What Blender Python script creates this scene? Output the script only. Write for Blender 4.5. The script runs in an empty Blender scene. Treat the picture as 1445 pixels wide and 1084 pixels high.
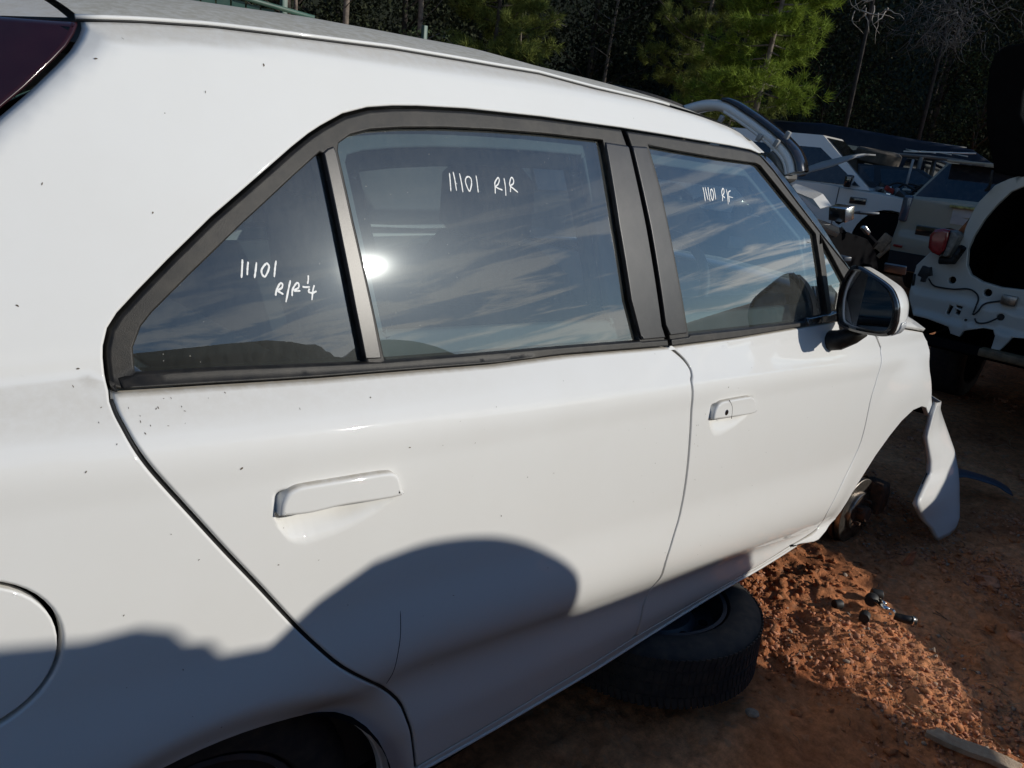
import bpy, bmesh, math, random
import numpy as np
from mathutils import Vector, Matrix
from mathutils.geometry import delaunay_2d_cdt
random.seed(7); rng = np.random.default_rng(7)
scene = bpy.context.scene
COL = scene.collection

# ------------------------------------------------------------------ camera
cd = bpy.data.cameras.new('camera'); cam = bpy.data.objects.new('camera', cd); COL.objects.link(cam)
right = Vector((0.70868282, -0.69878485, 0.09730566)); down = Vector((-0.14994444, -0.28394405, -0.94704406)); fwd = Vector((0.6894094, 0.65656341, -0.30600517))
cam.matrix_world = Matrix(((right.x, -down.x, -fwd.x, -0.33076), (right.y, -down.y, -fwd.y, -0.79947), (right.z, -down.z, -fwd.z, 1.38196), (0, 0, 0, 1)))
cd.sensor_width = 36; cd.lens = 27.525; cd.clip_start = .02; cd.clip_end = 600
scene.camera = cam

# ------------------------------------------------------------------ sky and sun
SUN = Vector((.563, -.753, .341)).normalized()
EL = math.asin(SUN.z)
w = bpy.data.worlds.new('World'); scene.world = w; w.use_nodes = True
nt = w.node_tree; nt.nodes.clear()
out = nt.nodes.new('ShaderNodeOutputWorld'); bg = nt.nodes.new('ShaderNodeBackground'); bg.inputs['Strength'].default_value = .095
sky = nt.nodes.new('ShaderNodeTexSky'); sky.sky_type = 'NISHITA'; sky.sun_disc = False
sky.sun_elevation = EL; sky.sun_rotation = math.atan2(SUN.x, SUN.y); sky.altitude = 50; sky.air_density = 1.0; sky.dust_density = .15; sky.ozone_density = 3.5
tc = nt.nodes.new('ShaderNodeTexCoord'); mp = nt.nodes.new('ShaderNodeMapping'); mp.inputs['Scale'].default_value = (2.6, 2.6, 15)
mp.inputs['Rotation'].default_value = (0, 0, .5); mp.inputs['Location'].default_value = (4.3, 1.9, .7)
nz = nt.nodes.new('ShaderNodeTexNoise'); nz.inputs['Scale'].default_value = 2.1; nz.inputs['Detail'].default_value = 9; nz.inputs['Roughness'].default_value = .58; nz.inputs['Distortion'].default_value = .5
cr = nt.nodes.new('ShaderNodeValToRGB'); cr.color_ramp.elements[0].position = .485; cr.color_ramp.elements[1].position = .585
sx = nt.nodes.new('ShaderNodeSeparateXYZ'); mr = nt.nodes.new('ShaderNodeMapRange'); mr.inputs['From Min'].default_value = .02; mr.inputs['From Max'].default_value = .42
mr.inputs['To Min'].default_value = .95; mr.inputs['To Max'].default_value = .03
mul = nt.nodes.new('ShaderNodeMath'); mul.operation = 'MULTIPLY'
mx = nt.nodes.new('ShaderNodeMixRGB'); mx.inputs['Color2'].default_value = (17, 16.8, 15.8, 1)
L = nt.links.new
L(tc.outputs['Generated'], mp.inputs['Vector']); L(mp.outputs[0], nz.inputs['Vector']); L(nz.outputs['Fac'], cr.inputs['Fac'])
L(tc.outputs['Generated'], sx.inputs[0]); L(sx.outputs['Z'], mr.inputs['Value']); L(cr.outputs['Color'], mul.inputs[0]); L(mr.outputs[0], mul.inputs[1])
hsn = nt.nodes.new('ShaderNodeHueSaturation'); hsn.inputs['Saturation'].default_value = 1.18; L(sky.outputs[0], hsn.inputs['Color']); L(hsn.outputs[0], mx.inputs['Color1']); L(mul.outputs[0], mx.inputs['Fac']); L(mx.outputs[0], bg.inputs['Color']); L(bg.outputs[0], out.inputs[0])
sd = bpy.data.lights.new('sun', 'SUN'); so = bpy.data.objects.new('sun', sd); COL.objects.link(so)
sd.energy = 3.45; sd.angle = math.radians(.53); sd.color = (1, .945, .85)
so.rotation_euler = SUN.to_track_quat('Z', 'Y').to_euler(); so.location = (8, -10, 9)
scene.view_settings.view_transform = 'Standard'; scene.view_settings.look = 'None'; scene.view_settings.gamma = 1
scene.view_settings.use_curve_mapping = False; scene.view_settings.exposure = 0
scene.render.engine = 'CYCLES'
scene.cycles.transparent_max_bounces = 16; scene.cycles.max_bounces = 10

# ------------------------------------------------------------------ helpers
def tag(o, label=None, cat=None, group=None, kind=None):
    if label: o['label'] = label
    if cat: o['category'] = cat
    if group: o['group'] = group
    if kind: o['kind'] = kind
    return o
def empty(name, loc=(0, 0, 0), rz=0, label=None, cat=None, group=None):
    o = bpy.data.objects.new(name, None); COL.objects.link(o); o.location = loc; o.rotation_euler = (0, 0, rz); o.empty_display_size = .2
    return tag(o, label, cat, group)
def mesh_obj(name, verts, faces, mat, parent=None, smooth=False, mats=None, fmat=None):
    me = bpy.data.meshes.new(name); me.from_pydata([tuple(map(float, v)) for v in verts], [], [tuple(int(i) for i in f) for f in faces]); me.update()
    for m in (mats or [mat]): me.materials.append(m)
    if fmat is not None: me.polygons.foreach_set('material_index', np.array(fmat, dtype=np.int32))
    if smooth: me.polygons.foreach_set('use_smooth', [True] * len(me.polygons))
    o = bpy.data.objects.new(name, me); COL.objects.link(o)
    if parent: o.parent = parent
    return o
def bm_obj(name, bm, mat, parent=None, smooth=True, bevel=0, seg=2, angle=35):
    me = bpy.data.meshes.new(name)
    if bevel:
        es = [e for e in bm.edges if len(e.link_faces) == 2 and e.calc_face_angle(0) > math.radians(angle)]
        bmesh.ops.bevel(bm, geom=es, offset=bevel, segments=seg, affect='EDGES', clamp_overlap=True, profile=.5)
    bmesh.ops.recalc_face_normals(bm, faces=bm.faces)
    bm.to_mesh(me); bm.free(); me.materials.append(mat)
    if smooth:
        me.polygons.foreach_set('use_smooth', [True] * len(me.polygons))
        try: me.set_sharp_from_angle(angle=math.radians(40))
        except Exception: pass
    o = bpy.data.objects.new(name, me); COL.objects.link(o)
    if parent: o.parent = parent
    return o
def box(bm, c, s, rot=None):
    m = Matrix.Translation(c)
    if rot is not None: m = m @ rot
    r = bmesh.ops.create_cube(bm, size=1, matrix=m @ Matrix.Diagonal((s[0], s[1], s[2], 1)))
    return r['verts']
def catmull(pts, n=8):
    P = [Vector(p) for p in pts]; P = [P[0] * 2 - P[1]] + P + [P[-1] * 2 - P[-2]]; o = []
    for i in range(1, len(P) - 2):
        for k in range(n):
            t = k / n; a, b, c_, d = P[i - 1], P[i], P[i + 1], P[i + 2]
            o.append(.5 * ((2 * b) + (c_ - a) * t + (2 * a - 5 * b + 4 * c_ - d) * t * t + (3 * b - a - 3 * c_ + d) * t ** 3))
    o.append(P[-2]); return o
def tube_data(pts, rad, sides=8, flat=1.0, up=(0, 0, 1)):
    pts = [Vector(p) for p in pts]; V = []; F = []
    n = len(pts)
    for i, p in enumerate(pts):
        t = (pts[min(i + 1, n - 1)] - pts[max(i - 1, 0)]).normalized()
        u = t.cross(Vector(up)); u = u.normalized() if u.length > 1e-5 else t.orthogonal().normalized(); v = u.cross(t)
        r = rad[i] if hasattr(rad, '__len__') else rad
        for k in range(sides):
            a = 2 * math.pi * k / sides; V.append(p + u * math.cos(a) * r + v * math.sin(a) * r * flat)
    for i in range(n - 1):
        for k in range(sides): F.append((i * sides + k, i * sides + (k + 1) % sides, (i + 1) * sides + (k + 1) % sides, (i + 1) * sides + k))
    F.append(tuple(range(sides))[::-1]); F.append(tuple((n - 1) * sides + k for k in range(sides)))
    return V, F
class MB:
    def __init__(s): s.v = []; s.f = []
    def add(s, V, F): b = len(s.v); s.v += list(V); s.f += [tuple(b + i for i in f) for f in F]; return s
    def tube(s, pts, rad, sides=8, flat=1.0, up=(0, 0, 1)): return s.add(*tube_data(pts, rad, sides, flat, up))
    def box(s, c, d, rz=0):
        V = []
        for x in (-.5, .5):
            for y in (-.5, .5):
                for z in (-.5, .5):
                    X, Y = x * d[0], y * d[1]; V.append((c[0] + X * math.cos(rz) - Y * math.sin(rz), c[1] + X * math.sin(rz) + Y * math.cos(rz), c[2] + z * d[2]))
        return s.add(V, [(0, 1, 3, 2), (4, 6, 7, 5), (0, 4, 5, 1), (2, 3, 7, 6), (0, 2, 6, 4), (1, 5, 7, 3)])
    def build(s, name, mat, parent=None, smooth=True): return mesh_obj(name, s.v, s.f, mat, parent, smooth)
def lathe(bm, prof, seg=32, axis='Z', c=(0, 0, 0)):
    rings = []
    for r, h in prof:
        ring = []
        for k in range(seg):
            a = 2 * math.pi * k / seg; p = (r * math.cos(a), r * math.sin(a), h)
            if axis == 'Y': p = (p[0], p[2], p[1])
            if axis == 'X': p = (p[2], p[0], p[1])
            ring.append(bm.verts.new((p[0] + c[0], p[1] + c[1], p[2] + c[2])))
        rings.append(ring)
    for a, b in zip(rings, rings[1:]):
        for k in range(seg):
            try: bm.faces.new((a[k], a[(k + 1) % seg], b[(k + 1) % seg], b[k]))
            except ValueError: pass
    return rings
def hashn(ix, iy, seed):
    h = (ix.astype(np.int64) * 374761393 + iy.astype(np.int64) * 668265263 + seed * 974634777) & 0xffffffff
    h = ((h ^ (h >> 13)) * 1274126177) & 0xffffffff
    return ((h ^ (h >> 16)) & 0xffff) / 65535.
def vnoise(x, y, seed=0):
    ix = np.floor(x); iy = np.floor(y); fx = x - ix; fy = y - iy; fx = fx * fx * (3 - 2 * fx); fy = fy * fy * (3 - 2 * fy)
    a = hashn(ix, iy, seed); b = hashn(ix + 1, iy, seed); c_ = hashn(ix, iy + 1, seed); d = hashn(ix + 1, iy + 1, seed)
    return (a * (1 - fx) + b * fx) * (1 - fy) + (c_ * (1 - fx) + d * fx) * fy - .5
def fbm(x, y, oct=4, seed=0, gain=.5):
    s = 0; a = 1.
    for o in range(oct): s = s + a * vnoise(x * 2 ** o + o * 13.7, y * 2 ** o - o * 7.1, seed + o); a *= gain
    return s

# ------------------------------------------------------------------ materials
def newmat(name):
    m = bpy.data.materials.new(name); m.use_nodes = True; n = m.node_tree; return m, n, n.nodes['Principled BSDF'], n.links.new
def node(n, t, **k):
    x = n.nodes.new(t)
    for a, b in k.items():
        if a in x.inputs: x.inputs[a].default_value = b
        else: setattr(x, a, b)
    return x
def simple(name, col, rough=.5, metal=0, var=.15, scale=8, bump=0, bscale=60, coat=0, spec=.5, dust=0, dustcol=(.33, .2, .12)):
    m, n, b, L = newmat(name)
    b.inputs['Roughness'].default_value = rough; b.inputs['Metallic'].default_value = metal; b.inputs['Coat Weight'].default_value = coat; b.inputs['Coat Roughness'].default_value = .06
    b.inputs['Specular IOR Level'].default_value = spec
    if spec < .1: b.inputs['IOR'].default_value = 1.06
    tcn = node(n, 'ShaderNodeTexCoord'); t = node(n, 'ShaderNodeTexNoise', Scale=scale, Detail=6, Roughness=.6); L(tcn.outputs['Object'], t.inputs['Vector'])
    r = node(n, 'ShaderNodeMapRange'); r.inputs['To Min'].default_value = 1 - var; r.inputs['To Max'].default_value = 1 + var; r.inputs['From Min'].default_value = .3; r.inputs['From Max'].default_value = .7
    L(t.outputs['Fac'], r.inputs['Value'])
    mm = node(n, 'ShaderNodeMixRGB', blend_type='MULTIPLY', Fac=1); mm.inputs['Color1'].default_value = (*col, 1); L(r.outputs[0], mm.inputs['Color2'])
    last = mm.outputs[0]
    if dust:
        t2 = node(n, 'ShaderNodeTexNoise', Scale=scale * 2.7, Detail=8, Roughness=.65); L(tcn.outputs['Object'], t2.inputs['Vector'])
        r2 = node(n, 'ShaderNodeMapRange'); r2.inputs['From Min'].default_value = .42; r2.inputs['From Max'].default_value = .68; r2.inputs['To Max'].default_value = dust; L(t2.outputs['Fac'], r2.inputs['Value'])
        m2 = node(n, 'ShaderNodeMixRGB'); m2.inputs['Color2'].default_value = (*dustcol, 1); L(last, m2.inputs['Color1']); L(r2.outputs[0], m2.inputs['Fac']); last = m2.outputs[0]
    L(last, b.inputs['Base Color'])
    if bump:
        t3 = node(n, 'ShaderNodeTexNoise', Scale=bscale, Detail=5, Roughness=.6); L(tcn.outputs['Object'], t3.inputs['Vector'])
        bp = node(n, 'ShaderNodeBump', Strength=bump, Distance=.01); L(t3.outputs['Fac'], bp.inputs['Height']); L(bp.outputs[0], b.inputs['Normal'])
    return m
def paint_mat(name, col=(.735, .738, .725), dustcol=(.42, .37, .29), dust_up=.75, specks=True):
    m, n, b, L = newmat(name)
    b.inputs['Roughness'].default_value = .5; b.inputs['Specular IOR Level'].default_value = .12; b.inputs['Coat Weight'].default_value = .8; b.inputs['Coat Roughness'].default_value = .035
    tcn = node(n, 'ShaderNodeTexCoord'); ge = node(n, 'ShaderNodeNewGeometry'); sp = node(n, 'ShaderNodeSeparateXYZ'); L(ge.outputs['Normal'], sp.inputs[0])
    t = node(n, 'ShaderNodeTexNoise', Scale=3.1, Detail=9, Roughness=.68); L(tcn.outputs['Object'], t.inputs['Vector'])
    r = node(n, 'ShaderNodeMapRange'); r.inputs['From Min'].default_value = .35; r.inputs['From Max'].default_value = .75; r.inputs['To Min'].default_value = .0; r.inputs['To Max'].default_value = .10; L(t.outputs['Fac'], r.inputs['Value'])
    # dust settles on surfaces that face up
    u = node(n, 'ShaderNodeMapRange'); u.inputs['From Min'].default_value = .62; u.inputs['From Max'].default_value = .97; u.inputs['To Max'].default_value = dust_up; L(sp.outputs['Z'], u.inputs['Value'])
    t4 = node(n, 'ShaderNodeTexNoise', Scale=70, Detail=5, Roughness=.7); L(tcn.outputs['Object'], t4.inputs['Vector'])
    u2 = node(n, 'ShaderNodeMath', operation='MULTIPLY'); L(u.outputs[0], u2.inputs[0])
    r4 = node(n, 'ShaderNodeMapRange'); r4.inputs['From Min'].default_value = .3; r4.inputs['From Max'].default_value = .6; r4.inputs['To Min'].default_value = .55; L(t4.outputs['Fac'], r4.inputs['Value']); L(r4.outputs[0], u2.inputs[1])
    ad = node(n, 'ShaderNodeMath', operation='ADD', use_clamp=True); L(r.outputs[0], ad.inputs[0]); L(u2.outputs[0], ad.inputs[1])
    m1 = node(n, 'ShaderNodeMixRGB'); m1.inputs['Color1'].default_value = (*col, 1); m1.inputs['Color2'].default_value = (*dustcol, 1); L(ad.outputs[0], m1.inputs['Fac'])
    last = m1.outputs[0]
    if specks:
        vo = node(n, 'ShaderNodeTexVoronoi', Scale=26); L(tcn.outputs['Object'], vo.inputs['Vector'])
        lt = node(n, 'ShaderNodeMath', operation='LESS_THAN'); lt.inputs[1].default_value = .03; L(vo.outputs['Distance'], lt.inputs[0])
        sc = node(n, 'ShaderNodeSeparateColor'); L(vo.outputs['Color'], sc.inputs[0]); g = node(n, 'ShaderNodeMath', operation='GREATER_THAN'); g.inputs[1].default_value = .87; L(sc.outputs[0], g.inputs[0])
        ml = node(n, 'ShaderNodeMath', operation='MULTIPLY'); L(lt.outputs[0], ml.inputs[0]); L(g.outputs[0], ml.inputs[1])
        ml2 = node(n, 'ShaderNodeMath', operation='MULTIPLY'); L(ml.outputs[0], ml2.inputs[0]); ml2.inputs[1].default_value = .75
        m2 = node(n, 'ShaderNodeMixRGB'); m2.inputs['Color2'].default_value = (.12, .09, .07, 1); L(last, m2.inputs['Color1']); L(ml2.outputs[0], m2.inputs['Fac']); last = m2.outputs[0]
        # grime smears: stretched fine noise, thresholded
        mpn = node(n, 'ShaderNodeMapping'); mpn.inputs['Scale'].default_value = (9, 9, 26); mpn.inputs['Rotation'].default_value = (0, .5, 0); L(tcn.outputs['Object'], mpn.inputs[0])
        t5 = node(n, 'ShaderNodeTexNoise', Scale=2.2, Detail=11, Roughness=.78, Distortion=1.2); L(mpn.outputs[0], t5.inputs['Vector'])
        r5 = node(n, 'ShaderNodeMapRange'); r5.inputs['From Min'].default_value = .66; r5.inputs['From Max'].default_value = .80; r5.inputs['To Max'].default_value = .28; L(t5.outputs['Fac'], r5.inputs['Value'])
        m3 = node(n, 'ShaderNodeMixRGB'); m3.inputs['Color2'].default_value = (.3, .26, .2, 1); L(last, m3.inputs['Color1']); L(r5.outputs[0], m3.inputs['Fac']); last = m3.outputs[0]
    L(last, b.inputs['Base Color'])
    rr = node(n, 'ShaderNodeMapRange'); rr.inputs['To Min'].default_value = .5; rr.inputs['To Max'].default_value = .8; L(ad.outputs[0], rr.inputs['Value']); L(rr.outputs[0], b.inputs['Roughness'])
    cw = node(n, 'ShaderNodeMapRange'); cw.inputs['From Max'].default_value = .6; cw.inputs['To Min'].default_value = .8; cw.inputs['To Max'].default_value = 0; L(ad.outputs[0], cw.inputs['Value']); L(cw.outputs[0], b.inputs['Coat Weight'])
    return m
def glass_mat(name, tint=(.34, .40, .40), dust=.07, refl=1.6, rough=.0):
    m = bpy.data.materials.new(name); m.use_nodes = True; n = m.node_tree; n.nodes.clear(); L = n.links.new
    o = node(n, 'ShaderNodeOutputMaterial'); tr = node(n, 'ShaderNodeBsdfTransparent'); tr.inputs[0].default_value = (*tint, 1)
    gl = node(n, 'ShaderNodeBsdfGlossy', Roughness=rough); gl.inputs[0].default_value = (1, 1, 1, 1)
    gr = node(n, 'ShaderNodeBsdfGlossy', Roughness=.105); gr.inputs[0].default_value = (.9, .97, 1, 1)
    g3 = node(n, 'ShaderNodeBsdfGlossy', Roughness=.30); g3.inputs[0].default_value = (.8, .93, 1, 1)
    df = node(n, 'ShaderNodeBsdfDiffuse'); df.inputs[0].default_value = (.62, .62, .56, 1)
    fr = node(n, 'ShaderNodeFresnel', IOR=1.52); mu = node(n, 'ShaderNodeMath', operation='MULTIPLY', use_clamp=True); mu.inputs[1].default_value = refl; L(fr.outputs[0], mu.inputs[0])
    a = node(n, 'ShaderNodeMixShader'); L(mu.outputs[0], a.inputs[0]); L(tr.outputs[0], a.inputs[1]); L(gl.outputs[0], a.inputs[2])
    b = node(n, 'ShaderNodeMixShader'); b.inputs[0].default_value = .0022; L(a.outputs[0], b.inputs[1]); L(gr.outputs[0], b.inputs[2])
    b4 = node(n, 'ShaderNodeMixShader'); b4.inputs[0].default_value = .0045; L(b.outputs[0], b4.inputs[1]); L(g3.outputs[0], b4.inputs[2]); b = b4
    c_ = node(n, 'ShaderNodeMixShader'); L(b.outputs[0], c_.inputs[1]); L(df.outputs[0], c_.inputs[2])
    tcn = node(n, 'ShaderNodeTexCoord'); mpn = node(n, 'ShaderNodeMapping'); mpn.inputs['Scale'].default_value = (60, 60, 7); L(tcn.outputs['Object'], mpn.inputs[0])
    t = node(n, 'ShaderNodeTexNoise', Scale=2, Detail=8, Roughness=.75); L(mpn.outputs[0], t.inputs['Vector'])
    t2 = node(n, 'ShaderNodeTexNoise', Scale=4, Detail=5, Roughness=.6); L(tcn.outputs['Object'], t2.inputs['Vector'])
    mm = node(n, 'ShaderNodeMath', operation='MULTIPLY'); L(t.outputs['Fac'], mm.inputs[0]); L(t2.outputs['Fac'], mm.inputs[1])
    r = node(n, 'ShaderNodeMapRange'); r.inputs['From Min'].default_value = .10; r.inputs['From Max'].default_value = .45; r.inputs['To Min'].default_value = dust * .35; r.inputs['To Max'].default_value = dust * 1.7; L(mm.outputs[0], r.inputs['Value'])
    vo = node(n, 'ShaderNodeTexVoronoi', Scale=95); L(tcn.outputs['Object'], vo.inputs['Vector']); lt = node(n, 'ShaderNodeMath', operation='LESS_THAN'); lt.inputs[1].default_value = .09; L(vo.outputs['Distance'], lt.inputs[0])
    sc = node(n, 'ShaderNodeSeparateColor'); L(vo.outputs['Color'], sc.inputs[0]); g = node(n, 'ShaderNodeMath', operation='GREATER_THAN'); g.inputs[1].default_value = .86; L(sc.outputs[0], g.inputs[0])
    ml = node(n, 'ShaderNodeMath', operation='MULTIPLY'); L(lt.outputs[0], ml.inputs[0]); L(g.outputs[0], ml.inputs[1])
    ml2 = node(n, 'ShaderNodeMath', operation='MULTIPLY'); L(ml.outputs[0], ml2.inputs[0]); ml2.inputs[1].default_value = .22
    ad = node(n, 'ShaderNodeMath', operation='ADD', use_clamp=True); L(r.outputs[0], ad.inputs[0]); L(ml2.outputs[0], ad.inputs[1]); L(ad.outputs[0], c_.inputs[0])
    L(c_.outputs[0], o.inputs[0]); return m
WHITE = paint_mat('white_paint'); ROOFP = paint_mat('roof_paint', dustcol=(.34, .31, .24), dust_up=.8)
BINNER = simple('inner_body', (.010, .010, .011), .9, spec=.08)
LAMPRED2 = simple('red_lens', (.22, .012, .015), .2, coat=1, var=.3, scale=20)
TRIM = simple('black_plastic_trim', (.010, .0097, .0095), .46, var=.35, scale=14, bump=.12, bscale=900, spec=.28, dust=.09, dustcol=(.2, .17, .13))
TRIM2 = simple('satin_pillar_film', (.019, .019, .021), .33, var=.12, scale=9, bump=.05, bscale=1200, spec=.4, dust=.08, dustcol=(.2, .19, .17))
RUBBER = simple('black_rubber', (.012, .012, .012), .6, var=.3, scale=20)
GLOSSBLK = simple('gloss_black', (.01, .011, .013), .15, coat=1, dust=.1)
GLASS = glass_mat('dusty_window_glass', tint=(.50, .60, .62), dust=.040, refl=2.3); GLASS2 = glass_mat('clear_window_glass', tint=(.6, .66, .64), dust=.05)
FABRIC = simple('seat_fabric', (.045, .05, .058), .95, var=.3, scale=40, bump=.3, bscale=500)
PLAST = simple('interior_plastic', (.02, .021, .023), .6); LINER = simple('headliner', (.32, .31, .29), .95)
INK = simple('white_marker_ink', (.82, .83, .82), .6, var=.1, scale=200)
STEEL = simple('worn_steel', (.35, .33, .3), .35, metal=1, var=.4, scale=30, dust=.4, dustcol=(.2, .09, .04))
RUST = simple('rusty_steel', (.09, .055, .035), .7, metal=.3, var=.5, scale=30, bump=.3, bscale=120, dust=.5, dustcol=(.22, .09, .04))
TYRE = simple('tyre_rubber', (.022, .022, .023), .8, var=.25, scale=12, dust=.35, dustcol=(.10, .075, .055))
RIM = simple('painted_steel_rim', (.05, .058, .07), .45, var=.3, scale=20, dust=.3, dustcol=(.09, .06, .045))
LAMPRED = simple('dark_red_lens', (.022, .003, .005), .3, coat=.6, var=.3, scale=9, dust=.05, dustcol=(.12, .09, .08))
# ------------------------------------------------------------------ body surface of the white hatchback
# x runs forward from the rear axle, y inward from the widest point of the right flank, z up from the ground (metres)
def sst(a,b,t):
    t=np.clip((t-a)/(b-a),0,1);return t*t*(3-2*t)
def zbelt(x): return 1.072-.083*x
def splus(w,k=.004): return k*np.logaddexp(0,w/k)
def herm(Z,Y,z):
    # Z,Y: (K,N) knots ; z (N,)
    h=np.diff(Z,axis=0);d=np.diff(Y,axis=0)/h
    m=np.zeros_like(Y);m[1:-1]=(d[:-1]*h[1:]+d[1:]*h[:-1])/(h[:-1]+h[1:]);m[0]=d[0];m[-1]=d[-1]
    i=np.clip((z[None]>Z).sum(0)-1,0,len(h)-1);n=np.arange(len(z))
    hh=h[i,n];t=(z-Z[i,n])/hh
    return Y[i,n]*(1+2*t)*(1-t)**2+m[i,n]*hh*t*(1-t)**2+Y[i+1,n]*t*t*(3-2*t)+m[i+1,n]*hh*t*t*(t-1)
def S(x,z):
    x=np.atleast_1d(np.asarray(x,float));z=np.atleast_1d(np.asarray(z,float))
    zb=zbelt(x);g=lambda w:.05+.25*(w-.95)+.18*(w-.95)**2
    zc=np.clip(.496-.15*(x-.73),.315,.55);o=np.ones_like(x)
    Z=np.stack([.14*o,.22*o,zc-.085-.35*(zc-.31),zc-.013,zc+.010,.42*zc+.58*(zb-.2),zb-.20,zb-.13,zb-.071,zb-.066,zb-.061,zb])
    Z=np.maximum.accumulate(Z,axis=0)+np.arange(12)[:,None]*1e-4
    Y=np.stack([.095*o,.062*o,.034*o,.0155*o,.0035*o,.0*o,.003*o,.0080*o,.0150*o,.0172*o,.0205*o,g(zb)])
    lo=herm(Z,Y,z);y=np.where(z>=zb,g(z),lo)
    s=(-.66*x+.75*(z-1.415))*.9
    ze=np.interp(x,[0,.036,.24,.74,1.1,1.25,1.39,1.47,1.54],[1.43,1.435,1.456,1.465,1.462,1.45,1.43,1.41,1.38])
    w=np.maximum(z-ze,s)
    y=y+1.25*splus(w,.003)
    up=sst(.6,1.0,z)
    y=y+(.02+.05*up)*np.maximum(0,x-1.8)**2+.6*np.maximum(0,x-2.8)**2+(.06+.06*up)*np.maximum(0,.3-x)**2
    r=np.hypot(x-.01,z-.235);y=y+.016*(1-sst(.345,.405,r))*(r<.5)
    r=np.hypot(x-2.52,z-.28);k=1-sst(.35,.52,r);y=y*(1-k)+(.001)*k
    return y

def scoop(x, z):
    d = np.zeros_like(x)
    for (x0, zl, sl, sx_, dep) in ((.113, .895, -.10, 1.0, .019), (1.154, .826, -.06, 1.04, .016)):
        u = (x - x0) / (.19 * sx_); line = zl + sl * (x - x0)
        dm = np.interp(u, [-.02, .0, .025, .06, .10, .15, .22, .3, .45, .6, .8, .93, 1.02], [.001, .010, .021, .030, .039, .045, .048, .0475, .043, .036, .024, .012, .001]); drop = line - z
        f = sst(1.05, .0, drop / np.maximum(dm, 1e-3)) * 1.25 * ((u > -.02) & (u < 1.02)) * sst(-.034, -.02, drop)
        f = f * sst(-.02, .09, u) * (.2 * sst(1.0, .9, u) + .8 * sst(1.0, .5, u))
        d += dep * f
    return d
def SD(x, z): return S(x, z) + scoop(np.atleast_1d(np.asarray(x, float)), np.atleast_1d(np.asarray(z, float)))
def resample(P, step, closed=True):
    P = np.asarray(P, float); out = []
    n = len(P)
    for i in range(n if closed else n - 1):
        a, b = P[i], P[(i + 1) % n]; k = max(1, int(math.ceil(np.linalg.norm(b - a) / step)))
        for j in range(k): out.append(a + (b - a) * j / k)
    if not closed: out.append(P[-1])
    return np.array(out)
def smooth_line(P, n=4):
    return [(p.x, p.y) for p in catmull([(a[0], a[1], 0) for a in P], n)]
def area(P): x, y = P[:, 0], P[:, 1]; return .5 * np.sum(x * np.roll(y, -1) - np.roll(x, -1) * y)
def inset(P, d):
    a = P - np.roll(P, 1, 0); b = np.roll(P, -1, 0) - P
    a /= np.linalg.norm(a, axis=1)[:, None] + 1e-12; b /= np.linalg.norm(b, axis=1)[:, None] + 1e-12
    na = np.c_[-a[:, 1], a[:, 0]]; nb = np.c_[-b[:, 1], b[:, 0]]; m = na + nb; l = np.linalg.norm(m, axis=1)[:, None]; m = m / np.maximum(l, .3)
    k = 1 / np.maximum(.5, (m * na).sum(1))[:, None]
    return P + m * d * k
def inpoly(P, x, y):
    r = np.zeros(len(x), bool); n = len(P)
    for i in range(n):
        x1, y1 = P[i]; x2, y2 = P[(i + 1) % n]
        if y1 == y2: continue
        c = ((y1 > y) != (y2 > y)) & (x < (x2 - x1) * (y - y1) / (y2 - y1) + x1); r ^= c
    return r
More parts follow.
